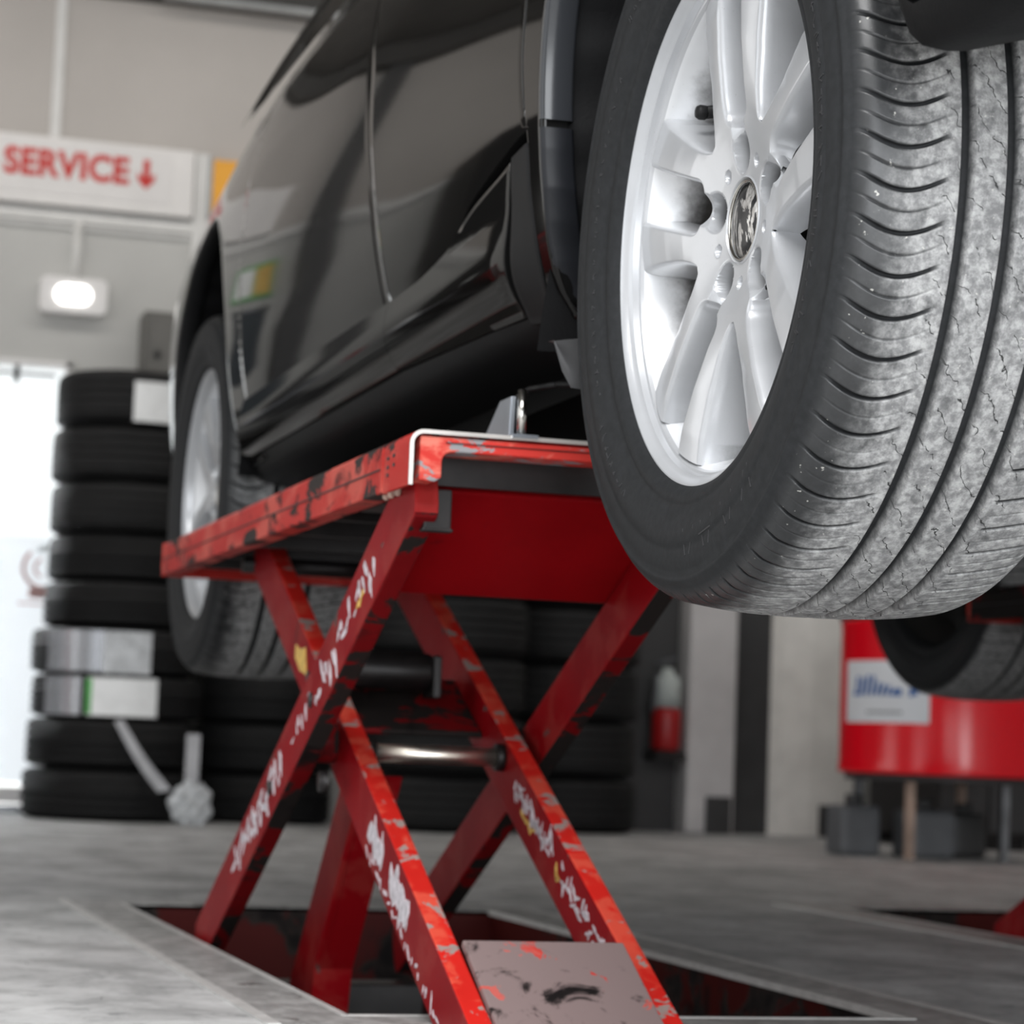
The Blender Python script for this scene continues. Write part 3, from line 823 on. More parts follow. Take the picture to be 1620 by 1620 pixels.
    cy2, cz2, R2 = FA
    def lim_f(c, s):
        best = 9
        if c < -1e-6: best = min(best, (4.197-cy2)/c)
        if c > 1e-6: best = min(best, (5.45-cy2)/c)
        if s > 1e-6:
            t = .5
            for _ in range(30): t = (ztop(cy2+c*t)-cz2)/s
            best = min(best, t)
        if s < -1e-6: best = min(best, max(R2+.02, (.80-cz2)/s))
        if best > 5: best = R2+.03
        return max(best, R2+.004)
    panel(fan(cy2, cz2, R2, -.30, PI+.30, lim_f, 130, 16), 'front_fender', car, M['paint'], edge=.006, depth=.03, **mr)
    # sill: dull black strip under the doors
    rows = []
    for y in np.linspace(2.515, 4.40, 50):
        rows.append([(SX(y, z)+.004, y, z) for z in (.812, .804, .798, .792, .786)]+[(SX(y, .786)+.02, y, .776), (.93, y, .757), (1.05, y, .745)])
    mb = MB(); mb.grid(rows)
    if mirror: mb.v = [(2*XC-x, y, z) for x, y, z in mb.v]
    mb.build('sill', M['plastic'], car)
    # arch flanges and liners
    for (cy, cz, R, a0, a1, split) in ((RA[0], RA[1], RA[2], -.345, PI+.1, .035), (FA[0], FA[1], FA[2], -.30, PI+.3, None)):
        segs = ((a0, split, M['flange'], 'arch_flange', 'satin grey lower edge of the wheel arch'), (split+.02, a1, M['flange_gloss'], 'arch_flange', None)) if split is not None else ((a0, a1, M['plastic'], 'arch_flange', None),)
        for s0, s1, mt, nm, lb in segs:
            rows = []
            R0 = R
            for a in np.linspace(s0, s1, 70):
                R = R0(a) if callable(R0) else R0
                c, s = math.cos(a), math.sin(a); y, z = cy+c*(R-.0075), cz+s*(R-.0075); x = SX(cy+c*R, cz+s*R)
                P = [(x+.0005, cy+c*(R-.001), cz+s*(R-.001)), (x+.0002, cy+c*(R-.004), cz+s*(R-.004)), (x+.0015, cy+c*(R-.0075), cz+s*(R-.0075)), (x+.005, cy+c*(R-.0095), cz+s*(R-.0095)),
                     (x+.032, cy+c*(R-.011), cz+s*(R-.011)), (x+.036, cy+c*(R-.008), cz+s*(R-.008)), (x+.037, cy+c*(R+.01), cz+s*(R+.01))]
                rows.append(P)
            mb = MB(); mb.grid(rows)
            if mirror: mb.v = [(2*XC-x, y, z) for x, y, z in mb.v]
            mb.build(nm, mt, car, label=lb)
            R = R0
        rows = []
        R0 = R
        for a in np.linspace(a0-.05, a1+.05, 90):
            R = R0(a) if callable(R0) else R0
            c, s = math.cos(a), math.sin(a); Rl = R+.012
            rib = .006*(1 if math.sin(a*34) > .3 else 0)
            rows.append([(x, cy+c*(Rl-q), cz+s*(Rl-q)) for x, q in ((.772, .004), (.80, .006+rib), (.86, .010+rib), (.93, .010), (1.0, .012+rib), (1.10, .012), (1.14, .03), (1.145, .12), (1.145, R-.02))])
        mb = MB(); mb.grid(rows)
        if mirror: mb.v = [(2*XC-x, y, z) for x, y, z in mb.v]
        mb.build('arch_liner', M['liner'], car)
body_side()
body_side(mirror=True)
# greenhouse, bonnet, roof, nose and tail
def upper_body():
    H = [1.0, 1.2, 1.6, 2.2, 3.2, 3.6, 4.2, 4.5, 5.1, 5.45]
    # side windows with pillars, roof
    for mr in (False, True):
        def W(y, z):
            t = (z-1.46)/.46; x = .790+.20*t+.10*t*t
            return (2*XC-x if mr else x, y, z)
        for y0, y1, y2, y3 in ((1.55, 2.35, 2.45, 1.85), (2.52, 3.33, 3.30, 2.50), (3.44, 4.38, 3.72, 3.38)):
            mb = MB(); mb.grid([[W(y0+(y1-y0)*s+((y3+(y2-y3)*s)-(y0+(y1-y0)*s))*v, 1.47+.41*v) for s in np.linspace(0, 1, 12)] for v in np.linspace(0, 1, 10)])
            mb.build('side_window', M['glass'], car)
        mb = MB()
        for (a0, a1, b1, b0) in ((1.25, 1.55, 1.85, 1.62), (2.35, 2.52, 2.50, 2.45), (3.33, 3.44, 3.38, 3.30), (4.38, 4.60, 3.86, 3.72)):
            rows = []
            for v in np.linspace(0, 1, 12):
                z = 1.458+.46*v; e = a0+(b0-a0)*v; f_ = a1+(b1-a1)*v
                rows.append([Vector(W(e+(f_-e)*s, z))-Vector(((-.008 if mr else .008)*math.sin(PI*s), 0, 0)) for s in np.linspace(0, 1, 6)])
            mb.grid(rows)
        mb.grid([[W(y, z) for z in (1.455, 1.465, 1.475)] for y in np.linspace(1.2, 4.5, 30)])
        mb.grid([[W(y, z) for z in (1.875, 1.90, 1.925)] for y in np.linspace(1.62, 3.80, 30)])
        mb.build('window_frame', M['paint'], car)
    rows = []
    for y in np.linspace(1.60, 3.84, 30):
        k = 1-((y-2.7)/1.3)**2*.25
        rows.append([(1.09+(2*XC-2.18)*s, y, 1.92+.075*math.sin(PI*s)*k) for s in np.linspace(0, 1, 20)])
    MB().grid(rows).build('roof', M['paint'], car)
    MB().grid([[((1.09+(2*XC-2.18)*s)*(1-v)+(.84+(2*XC-1.68)*s)*v, 3.84+.78*v, 1.925-.46*v+.07*math.sin(PI*s)) for s in np.linspace(0, 1, 16)] for v in np.linspace(0, 1, 10)]).build('windscreen', M['glass'], car)
    MB().grid([[((1.09+(2*XC-2.18)*s)*(1-v)+(.84+(2*XC-1.68)*s)*v, 1.60-.36*v-.03*math.sin(PI*s), 1.925-.46*v) for s in np.linspace(0, 1, 16)] for v in np.linspace(0, 1, 8)]).build('rear_window', M['glass'], car)
    rows = []
    for y in np.linspace(4.45, 5.50, 24):
        zt = ztop(y); x0 = SX(min(y, 5.45), zt-.002)
        rows.append([(x0+(2*XC-2*x0)*s, y+.22*math.sin(PI*s)*max(0, (y-5.0)/.5), zt+.05*math.sin(PI*s)**.7) for s in np.linspace(0, 1, 24)])
    MB().grid(rows).build('bonnet', M['paint'], car)
    rows = []
    for z in np.linspace(.72, 1.34, 16):
        x0 = SX(5.45, min(z, 1.338)); b = .22-.10*max(0, (z-1.0)/.34)**2
        rows.append([(x0+(2*XC-2*x0)*s, 5.45+b*math.sin(PI*s)**.6, z) for s in np.linspace(0, 1, 24)])
    MB().grid(rows).build('front_bumper', M['paint'], car)
    rows = []
    for z in np.linspace(.905, 1.46, 16):
        x0 = SX(1.12, min(z, 1.455)); b = .16-.08*max(0, (z-1.1)/.36)**2
        rows.append([(x0+(2*XC-2*x0)*s, 1.12-b*math.sin(PI*s)**.6, z) for s in np.linspace(0, 1, 24)])
    MB().grid(rows).build('tailgate', M['paint'], car)
    u = MB()
    u.box(1.145, 2*XC-1.145, 1.35, 5.5, .74, .80)
    u.box(.90, 1.15, 2.48, 4.31, .735, .79); u.box(2*XC-1.15, 2*XC-.90, 2.48, 4.31, .735, .79)
    u.box(1.14, 2*XC-1.14, 1.7, 5.1, .80, 1.30)
    u.build('underbody', M['under'], car)
    # lower corner of the rear bumper behind the near wheel, with its curled edge
    rows = []
    for y, z, k in ((1.655, .90, 0), (1.640, .862, .3), (1.622, .838, .6), (1.600, .826, 1), (1.54, .822, 1), (1.40, .83, 1), (1.2, .85, 1)):
        rows.append([(.757+.0, y, z+.03), (.765, y, z+.008*(1-k)), (.785, y, z-.002), (.80, y, z), (.84, y, z+.012), (.90, y, z+.028), (1.0, y, z+.05), (1.15, y, z+.06)])
    MB().grid(rows).build('bumper_corner', M['liner'], car)
    # rubber flap under the sill end and folded jacking bracket
    rows = []
    for s in np.linspace(0, 1, 14):
        x = .768+.13*s; zb = .741-.048*math.sin(min(1, s*5.5)*PI/2)-.003*s
        rows.append([(x-.019, 2.435-.02*v-.012*math.sin(PI*v), (.733+.012*s)*(1-v)+(zb-.012)*v+.004*math.sin(PI*s)) for v in np.linspace(0, 1, 8)])
    mb = MB(); mb.grid(rows); mb.build('splash_flap', plain('grey_rubber_flap', (.05, .05, .052), .6, scale=30), car)
    mb = MB()
    mb.tube([(.80, 2.72, .712), (.81, 2.70, .722), (.83, 2.66, .724), (.87, 2.62, .722), (.92, 2.6, .722)], .0035)
    mb.build('brake_pipe', M['plastic'], car)
upper_body()
tyre_fine = make_tyre('tyre', 66, 0, True)
wheel0 = build_wheel(car, tyre_fine)
wheel0.name = 'alloy_wheel'
def place_wheel(w, x, y, z, flip=False, rot=0.0):
    w.location = Vector((x, y, z))-car.location
    w.rotation_euler = (rot, 0, PI if flip else 0)
place_wheel(wheel0, TR_C, 2.05, .791)
wheel0['label'] = 'silver twin-spoke alloy wheel with brake dust'
for (x, y, fl, rot) in ((TR_C+.005, 4.77, False, .5), (2*XC-TR_C+.03, 4.77, True, .2), (2*XC-TR_C+.03, 2.05, True, .8)):
    c = copy_tree(wheel0, car); place_wheel(c, x, y, .796 if y < 3 else (.784 if x < 2 else .806), fl, rot)

# ------------------------------------------------------------------ scissor lift
def strip_marks(mb, plane_x, line, n, hw, seedv, lenr=(.006, .02), wr=(.003, .007), jit=.018):
    """ragged paint flakes of worn lettering along a leg face (plane x = const)"""
    rnd = random.Random(seedv)
    (y0, z0), (y1, z1) = line
    d = Vector((y1-y0, z1-z0)); L = d.length; d /= L; nn = Vector((-d[1], d[0]))
    for i in range(n):
        t = (i+rnd.random()*.8)/n; c = Vector((y0, z0))+d*(t*L)+nn*rnd.uniform(-jit, jit)
        ln, w = rnd.uniform(*lenr), rnd.uniform(*wr); ang = rnd.choice((0, .5, -.5, 1.2, 1.57))
        u = d*math.cos(ang)+nn*math.sin(ang); v = Vector((-u[1], u[0]))
        k = 9; poly = []
        for q in range(k):
            a = 2*PI*q/k; r = 1+rnd.uniform(-.35, .35)
            p = c+u*(ln*r*math.cos(a))+v*(w*r*math.sin(a)); poly.append((p[0], p[1]))
        mb.prism(poly, 'x', plane_x-.0006, plane_x+.0004)

def make_lift(dx=0.0, first=True):
    lift = thing('scissor_lift', 'worn red scissor lift carrying the near side of the black car', 'car lift', (.85+dx, 3.4, -.26))
    P = lambda mb: mb
    # --- platform: shell, deck, channel edges
    X0, X1, Y0, Y1 = .660, 1.06, 2.775, 4.425
    mb = MB(); mb.prism([(X0, .600), (X0, .652), (X0+.006, .658), (X1-.006, .658), (X1, .652), (X1, .600), (X1-.03, .600), (X1-.03, .606), (X1-.008, .606), (X1-.008, .648), (X0+.008, .648), (X0+.008, .606), (X0+.03, .606), (X0+.03, .600)], 'y', Y0, Y1)
    plat = mb.build('platform', [M['red_deck'], M['blacksteel']], lift, bevel=.0012)
    for pl in plat.data.polygons:
        if pl.normal.z > .9: pl.material_index = 1
    mb = MB(); mb.box(X0-.0012, X0+.002, Y0+.01, Y1-.002, .6265, .6285); mb.build('weld_seam', M['blacksteel'], plat)
    mb = MB(); mb.box(X0+.03, X1-.03, Y0, Y1-.01, .628, .640)
    for y in np.arange(Y0+.15, Y1-.1, .26): mb.box(X0+.03, X1-.03, y, y+.012, .603, .630)
    mb.build('underside', M['blacksteel'], plat)
    mb = MB(); mb.box(X0-.001, X1, Y1, Y1+.012, .598, .657); mb.build('end_plate', M['red_deck'], plat, bevel=.002)
    # --- end piece at the near end: bent sheet cap round a channel
    Ya, Yb = 2.645, 2.765
    out = [(X0-.001, .598)]; inn = [(X0+.0035, .598)]
    for a in np.linspace(PI, PI/2, 8):
        out.append((X0-.001+.016+.016*math.cos(a), .644+.016*math.sin(a))); inn.append((X0-.001+.016+.0115*math.cos(a), .644+.0115*math.sin(a)))
    out.append((X1+.001, .660)); inn.append((X1+.001, .6555))
    mb = MB(); mb.prism(out+inn[::-1], 'y', Ya, Yb)
    cap = mb.build('end_cap', M['red_deck'], lift, bevel=.0008)
    mb = MB(); mb.prism([(o[0], o[1]) for o in out]+inn[::-1], 'y', Ya-.0015, Ya+.0005)
    mb.build('bare_edge', M['edge'], cap)
    for (y, z) in ((2.742, .636), (2.715, .637), (2.742, .626), (2.714, .6265), (2.742, .617)):
        MB().box(X0-.0022, X0+.001, y-.004, y+.004, z-.0018, z+.0018).build('bolt_hole', M['blacksteel'], cap)
    poly = [(.6715, .604), (.6715, .6535), (X1-.002, .6535), (X1-.002, .637), (.713, .637)]
    for a in np.linspace(PI/2, PI, 7): poly.append((.709+.012*math.cos(a), .625+.012*math.sin(a)))
    poly += [(.697, .608), (.690, .603)]
    mb = MB(); mb.prism(poly, 'y', Ya+.002, Yb)
    ch = mb.build('end_channel', M['red_lip'], lift, bevel=.002, label='chipped red channel inside the near end of the platform')
    MB().box(.70, X1-.02, Ya+.0005, Ya+.003, .6465, .6475).build('weld_seam', M['blacksteel'], ch)
    mb = MB(); mb.box(.699, X1-.004, 2.70, 2.712, .605, .637); mb.build('inner_web', M['blacksteel'], ch)
    mb = MB(); mb.box(.70, X1-.01, 2.765, 3.05, .603, .612); mb.build('slide_plate', M['blacksteel'], lift)
    # --- legs (bars); centre lines cross at (3.31,.313)
    def leg(x0, x1, ya, za, yb, zb, w, mside, name='scissor_leg', endr=True):
        d = Vector((yb-ya, zb-za)).normalized(); nn = Vector((-d[1], d[0]))
        if nn[1] < 0: nn = -nn
        a, b = Vector((ya, za)), Vector((yb, zb)); h = w/2
        poly = [a+nn*h, a-nn*h, b-nn*h, b+nn*h]
        if endr:
            poly = []
            for q in np.linspace(PI/2, -PI/2, 9): poly.append(a+nn*(h*math.sin(q))-d*(h*.35*math.cos(q)))
            for q in np.linspace(-PI/2, PI/2, 9): poly.append(b+nn*(h*math.sin(q))+d*(h*.35*math.cos(q)))
        mb = MB(); mb.prism([(p[0], p[1]) for p in poly], 'x', x0, x1)
        o = mb.build(name, [mside, M['red_top_lit'], M['red_grime_shade']], lift, bevel=.0028)
        for pl in o.data.polygons:                        # the narrow upward edge is more worn and painted brighter as if lit, the lower one greasy
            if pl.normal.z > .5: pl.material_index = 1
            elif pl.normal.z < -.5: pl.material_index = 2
        return o
    T = 1.911; k = .487
    la = leg(.676, .704, 2.70, 1.918-k*2.70, 3.97, 1.918-k*3.97, .082, M['red_side'])
    ld = leg(1.000, 1.027, 2.70, 1.865-.474*2.70, 3.97, 1.865-.474*3.97, .078, M['red_side'])
    lb = leg(.738, .766, 4.00, -1.262+.476*4.00, 2.58, -1.262+.476*2.58, .080, M['red_side'])
    lc = leg(.958, .985, 4.00, -1.262+.476*4.00, 2.58, -1.262+.476*2.58, .080, M['red_side'])
    fA = lambda y: 1.918-k*y
    fB = lambda y: -1.262+.476*y
    # worn lettering and stickers on the leg faces
    mb = MB(); strip_marks(mb, .676, ((2.86, fA(2.86)), (3.17, fA(3.17))), 20, .02, 3, (.008, .022), (.003, .007))
    mb.build('worn_lettering', M['sticker_white'], la, label='flaked white lettering', kind='stuff')
    mb = MB(); strip_marks(mb, .676, ((3.36, fA(3.36)), (3.68, fA(3.68))), 24, .02, 5, (.008, .024), (.004, .008), .015)
    mb.build('worn_lettering', M['sticker_white'], la, label='flaked white lettering', kind='stuff')
    mb = MB(); strip_marks(mb, .676, ((3.19, fA(3.19)), (3.30, fA(3.30))), 6, .02, 8, (.006, .012), (.003, .006), .012)
    mb.build('worn_lettering', M['sticker_white'], la, label='flaked white lettering', kind='stuff')
    mb = MB(); strip_marks(mb, .676, ((2.905, fA(2.905)-.01), (2.94, fA(2.94)-.01)), 3, .02, 6, (.008, .012), (.003, .005), .006)
    mb.build('sticker_scrap', M['sticker_yellow'], la, label='scrap of a yellow sticker', kind='stuff')
    mb = MB()
    for q in ((3.07, .03), (3.05, .028), (3.03, .03), (2.955, .022), (2.93, .028), (2.905, .026), (2.895, .03)):
        strip_marks(mb, .738, ((q[0]-.012, fB(q[0]-.012)), (q[0]+.012, fB(q[0]+.012))), 3, .02, int(q[0]*1000), (.014, .026), (.008, .014), .006)
    mb.build('worn_lettering', M['sticker_white'], lb, label='torn remains of a white sticker', kind='stuff')
    mb = MB(); strip_marks(mb, .738, ((2.72, fB(2.72)-.028), (3.1, fB(3.1)-.030)), 22, .02, 12, (.004, .011), (.0015, .003), .004)
    mb.build('paint_chip', M['sticker_white'], lb, kind='stuff')
    mb = MB(); mb.prism([(3.53, fB(3.53)+.030), (3.565, fB(3.565)+.012), (3.60, fB(3.6)+.004), (3.60, fB(3.60)-.016), (3.56, fB(3.56)-.018), (3.545, fB(3.545)-.012), (3.515, fB(3.515)-.004)], 'x', .7372, .7384)
    mb.build('warning_sticker', M['sticker_yellow'], lb, label='faded yellow warning sticker')
    mb = MB(); strip_marks(mb, .958, ((3.02, fB(3.02)+.012), (3.19, fB(3.19)+.010)), 34, .02, 21, (.006, .014), (.002, .005), .012)
    strip_marks(mb, .958, ((2.80, fB(2.80)+.006), (2.98, fB(2.98)+.006)), 30, .02, 22, (.006, .012), (.002, .004), .012)
    mb.build('worn_lettering', M['sticker_white'], lc, label='worn white lettering', kind='stuff')
    mb = MB(); strip_marks(mb, .958, ((3.10, fB(3.10)-.010), (3.16, fB(3.16)-.010)), 5, .02, 25, (.006, .012), (.003, .004), .006)
    strip_marks(mb, .958, ((2.985, fB(2.985)), (3.0, fB(3.0))), 3, .02, 26, (.007, .011), (.003, .005), .01)
    mb.build('sticker_scrap', M['sticker_yellow'], lc, label='yellow sticker scraps', kind='stuff')
    for (y, f, x, par) in ((3.185, fA, .676, la), (3.43, fA, .676, la), (3.50, fB, .738, lb)):
        MB().lathe([(-.003, .0001), (-.003, .009), (-.0015, .0105), (.002, .0105)], (x, y, f(y)), 'x', 20).build('pin_head', M['blacksteel'], par)
    # --- torsion plates between the legs
    def plate(x0, x1, ya, za, yb, zb, t, mat, name):
        d = Vector((yb-ya, zb-za)).normalized(); nn = Vector((-d[1], d[0]))*t
        mb = MB(); mb.prism([(ya, za), (yb, zb), (yb+nn[0], zb+nn[1]), (ya+nn[0], za+nn[1])], 'x', x0, x1)
        return mb.build(name, mat, lift, bevel=.0025)
    plate(.704, 1.000, 2.745, .603, 2.965, .4985, .008, M['red_panel'], 'torsion_plate')
    plate(.766, .958, 2.56, .006, 2.735, .098, -.010, M['red_bare'], 'torsion_plate')
    plate(.766, .958, 3.355, .334, 3.52, .412, -.008, M['red_grime_shade'], 'torsion_plate')
    # --- shafts, bearings, hydraulic ram
    mb = MB(); mb.cyl((.766, 3.25, .302), (.958, 3.25, .302), .0125, seg=28)
    mb.build('pivot_shaft', M['bronze'], lift, label='bright bronze pivot shaft')
    for x in (.770, .950):
        MB().cyl((x-.004, 3.25, .302), (x+.008, 3.25, .302), .0185, seg=24).build('shaft_collar', M['blacksteel'], lift)
    mb = MB(); mb.cyl((.772, 3.40, .417), (.888, 3.40, .417), .0265, seg=28)
    mb.build('ram_head', M['blacksteel'], lift, bevel=.003)
    mb = MB(); mb.box(.888, .90, 3.37, 3.43, .38, .44); mb.build('ram_bracket', M['blacksteel'], lift, bevel=.003)
    for (x0, x1, y, f) in ((.704, .738, 3.31, fB), (.985, 1.0, 3.31, fB)):
        MB().cyl((x0, y, f(y)), (x1, y, f(y)), .028, seg=24).build('pivot_boss', M['red_grime_shade'], lift, bevel=.002)
    MB().lathe([(-.006, .0001), (-.006, .014), (.004, .014)], (.706, 3.225, .262), 'x', 20).build('pin_head', M['blacksteel'], lift)
    mb = MB(); mb.box(.690, .722, 2.690, 2.702, .553, .600); mb.box(.688, .724, 2.688, 2.704, .5515, .556); mb.build('leg_bracket', M['blacksteel'], lift, bevel=.002)
    MB().cyl((.72, 3.97, .595), (1.0, 3.97, .595), .014, seg=20).build('roller_shaft', M['blacksteel'], lift)
    # ram struts rising from the base
    mb = MB(); mb.prism([(3.40, .27), (3.52, .27), (3.83, -.05), (3.86, -.17), (3.70, -.17), (3.66, -.02)], 'x', .800, .812)
    mb.prism([(3.40, .27), (3.47, .25), (3.70, -.05), (3.72, -.17), (3.70, -.17), (3.66, -.02)], 'x', .812, .858)
    mb.build('ram_strut', M['red_side'], lift, bevel=.002)
    # --- base frame in the pit
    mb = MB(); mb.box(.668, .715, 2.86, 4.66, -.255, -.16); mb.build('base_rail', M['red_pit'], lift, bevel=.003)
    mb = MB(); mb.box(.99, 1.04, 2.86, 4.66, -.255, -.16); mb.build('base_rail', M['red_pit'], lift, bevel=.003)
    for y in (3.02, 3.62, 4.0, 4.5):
        MB().box(.715, .99, y, y+.06, -.25, -.13).build('cross_beam', M['red_grime_shade'], lift, bevel=.003)
    MB().box(.70, 1.02, 3.85, 3.93, -.13, -.06).build('cross_beam', M['blacksteel'], lift, bevel=.003)
    # ragged weld drips under the platform edge
    for y in (2.745, 2.775, 2.80):
        MB().lathe([(-.006, .0001), (-.004, .004), (.003, .005)], (.672, y, .600), 'z', 8).build('weld_drip', M['rust'], lift)
    return lift
lift1 = make_lift()
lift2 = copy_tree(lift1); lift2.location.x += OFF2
for ch in lift2.children:                                 # its arms stand a little further forward in their pit
    if ch.name.split('.')[0] not in ('platform', 'end_cap', 'end_channel', 'slide_plate', 'weld_drip', 'torsion_plate', 'leg_bracket'): ch.location.y += .34
lift2['label'] = 'second red scissor lift under the far side of the car, mostly hidden by the wheels'
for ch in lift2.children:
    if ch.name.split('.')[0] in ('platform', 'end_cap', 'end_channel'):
        for sl in ch.material_slots: sl.link = 'OBJECT'; sl.material = M['red_grime_shade']  # shade under the car put into the colour of these platform parts
lift1['group'] = lift2['group'] = 'pair of red scissor lifts under the car'

# lifting block between platform and sill
jp = thing('lifting_bracket', 'small grey steel lifting bracket standing on the red platform under the sill', 'bracket', (.80, 2.66, .658))
mb = MB(); mb.prism([(2.66, .660), (2.78, .660), (2.70, .706), (2.655, .706)], 'x', .776, .782)
mb.build('web', M['jackpad'], jp, bevel=.001)
mb = MB(); mb.cyl((.787, 2.648, .660), (.787, 2.648, .713), .0052, seg=14); mb.build('rod', M['chrome'], jp)
mb = MB(); mb.box(.775, .805, 2.64, 2.78, .658, .662); mb.build('foot', M['jackpad'], jp)

# ------------------------------------------------------------------ stacked tyres
def stack_tyre_mesh(R, w, seed):
    h = w/2; mb = MB(); r0 = R*.60
    prof = [(-h*.86, r0), (-h*.96, r0*1.06), (-h, R*.80), (-h*.97, R*.90), (-h*.86, R*.965), (-h*.74, R*.988)]
    xs = np.linspace(-h*.68, h*.68, 5)
    for i, x in enumerate(xs):
        prof.append((x-.010, R*(1-.008*(x/h)**2)))
        if i < 4:
            m_ = (x+xs[i+1])/2
            prof += [(m_-.006, R*(1-.006*(m_/h)**2)), (m_-.004, R-.008), (m_+.004, R-.008), (m_+.006, R*(1-.006*(m_/h)**2))]
    prof += [(h*.74, R*.988), (h*.86, R*.965), (h*.97, R*.90), (h, R*.80), (h*.96, r0*1.06), (h*.86, r0)]
    prof += [(h*.6, r0*1.02), (0, R*.93), (-h*.6, r0*1.02)]
    mb.lathe(prof, (0, 0, 0), 'z', 72, close=True)
    o = mb.build('stacked_tyre', M['rubber'], None, recalc=True)
    me = o.data; bpy.data.objects.remove(o); return me
meshes = {}
ORD = ['lowest', 'second', 'third', 'fourth', 'fifth', 'sixth', 'seventh', 'eighth', 'ninth', 'tenth']
def tyre_stack(cx, cy, R, heights, group, where, jitter=.008, seed=1, radii=None):
    rnd = random.Random(seed); z = 0; out = []
    n = len(heights)
    for i, hgt in enumerate(heights):
        r = radii[i] if radii else R
        key = (round(r, 3), round(hgt, 3))
        if key not in meshes: meshes[key] = stack_tyre_mesh(r, hgt*.985, i)
        o = bpy.data.objects.new('stacked_tyre', meshes[key]); COL.objects.link(o)
        o.location = (cx+rnd.uniform(-jitter, jitter)+(r-R)*0, cy+rnd.uniform(-jitter, jitter), z+hgt/2)
        o.rotation_euler = (0, 0, rnd.uniform(0, 6))
        pos = 'topmost' if i == n-1 else (ORD[i]+' from the floor' if i else 'lowest')
        tag(o, 'black tyre, %s %s' % (pos, where), 'tyre', group)
        z += hgt; out.append(o)
    return out
hl = [.190, .186, .162, .173, .173, .174, .195, .210, .212]
st = tyre_stack(1.262, 9.48, .325, hl, 'tyres in the tall stack beside the glazed door', 'in the tall stack beside the glazed door', .006, 4,
                [.335, .325, .322, .322, .300, .298, .298, .298, .292])
for i in range(4, 9): st[i].location.x += .022-.002*i
def curved_label(cx, cy, R, x0, x1, z0, z1, name, mat, parent, label=None, off=.003):
    """label wrapped round the tread of a lying tyre (camera side)"""
    rows = []
    for x in np.linspace(x0, x1, 14):
        s = max(-.995, min(.995, (x-cx)/R)); y = cy-math.sqrt(1-s*s)*R
        d = Vector((x-cx, y-cy)).normalized()
        rows.append([(x+d[0]*off, y+d[1]*off, z) for z in np.linspace(z0, z1, 3)])
    n = len(rows); back = [[(p[0]-.0015*(p[0]-cx)/R, p[1]+.0015, p[2]) for p in r] for r in rows]
    mb = MB(); mb.grid(rows); mb.grid(back)
    o = mb.build(name, mat, None, label=label)
    if parent is not None:
        o.parent = parent; o.matrix_parent_inverse = parent.matrix_world.inverted() if False else (Matrix.Translation(parent.location) @ parent.rotation_euler.to_matrix().to_4x4()).inverted()
    return o
def lab(i, x0, x1, z0, z1, name, mat, label=None, off=.003):
    o = st[i]; r = [.335, .325, .322, .322, .300, .298, .298, .298, .292][i]
    return curved_label(o.location.x, o.location.y, r, x0, x1, z0, z1, name, mat, o, label, off)
lab(8, 1.232, 1.46, 1.475, 1.625, 'paper_label', M['paper'], 'white paper label')
lab(3, .985, 1.17, .545, .695, 'plastic_wrap', M['film'], 'clear plastic wrap', .006)
lab(3, 1.17, 1.34, .54, .695, 'paper_label', M['bag'], 'shiny white label under the wrap', .005)
lab(2, 1.118, 1.37, .385, .525, 'paper_label', M['paper'], 'white paper label with a green edge', .004)
lab(2, 1.115, 1.135, .39, .52, 'label_edge', M['green'], None, .0045)
lab(2, .985, 1.10, .385, .525, 'plastic_wrap', M['film'], 'clear plastic wrap', .006)
st[3]['label'] = 'plastic-wrapped black tyre, fourth from the floor in the tall stack by the glazed door'
st[2]['label'] = 'black tyre with white and green label, third from the floor in the tall stack'
st[8]['label'] = 'topmost black tyre with a white paper label, in the tall stack by the door'
bagt = thing('paper_bag', 'crumpled white paper bag on the floor against the tall tyre stack', 'bag', (1.50, 9.10, 0))
bm = bmesh.new(); bmesh.ops.create_icosphere(bm, subdivisions=4, radius=1)
rb = random.Random(5)
for v in bm.verts:
    n = v.co.copy(); k = 1+.13*math.sin(9*n.x+3)*math.sin(7*n.z+1)+.09*math.sin(17*n.y+5*n.z)
    v.co = Vector((n.x*.075*k, n.y*.06*k, max(-.0, .075+n.z*.078*k)))
me = bpy.data.meshes.new('bag_body'); bm.to_mesh(me); bm.free(); me.materials.append(M['bag'])
o = bpy.data.objects.new('bag_body', me); COL.objects.link(o); o.parent = bagt
mb = MB(); mb.box(1.475, 1.525, 9.09, 9.10, .15, .33); mb.build('bag_flap', M['strap'], bagt, bevel=.002)
sp = thing('packing_strap', 'grey packing strap hanging aslant across the lower tyres by the door', 'strap', (1.22, 9.12, .05))
mb = MB(); mb.grid([[(1.215+.19*t-.02+.02*(1-t), 9.143-.01*t, .365-.25*t+.03*math.sin(PI*t)*(-.5)), (1.245+.19*t, 9.143-.01*t, .375-.25*t+.03*math.sin(PI*t)*(-.5))] for t in np.linspace(0, 1, 12)])
mb.build('band', M['strap'], sp, recalc=True)

tyre_stack(1.858, 9.665, .283, [.19]*4, 'tyres in the low stack behind the front wheel', 'in the low stack behind the front wheel', .005, 9)
tyre_stack(2.478, 9.22, .308, [.215, .225, .22, .225, .22], 'tyres in the left stack behind the lift', 'in the left stack seen through the lift', .004, 12)
tyre_stack(3.075, 9.64, .312, [.215, .225, .22, .225, .22], 'tyres in the right stack behind the lift', 'in the right stack seen through the lift', .004, 15)

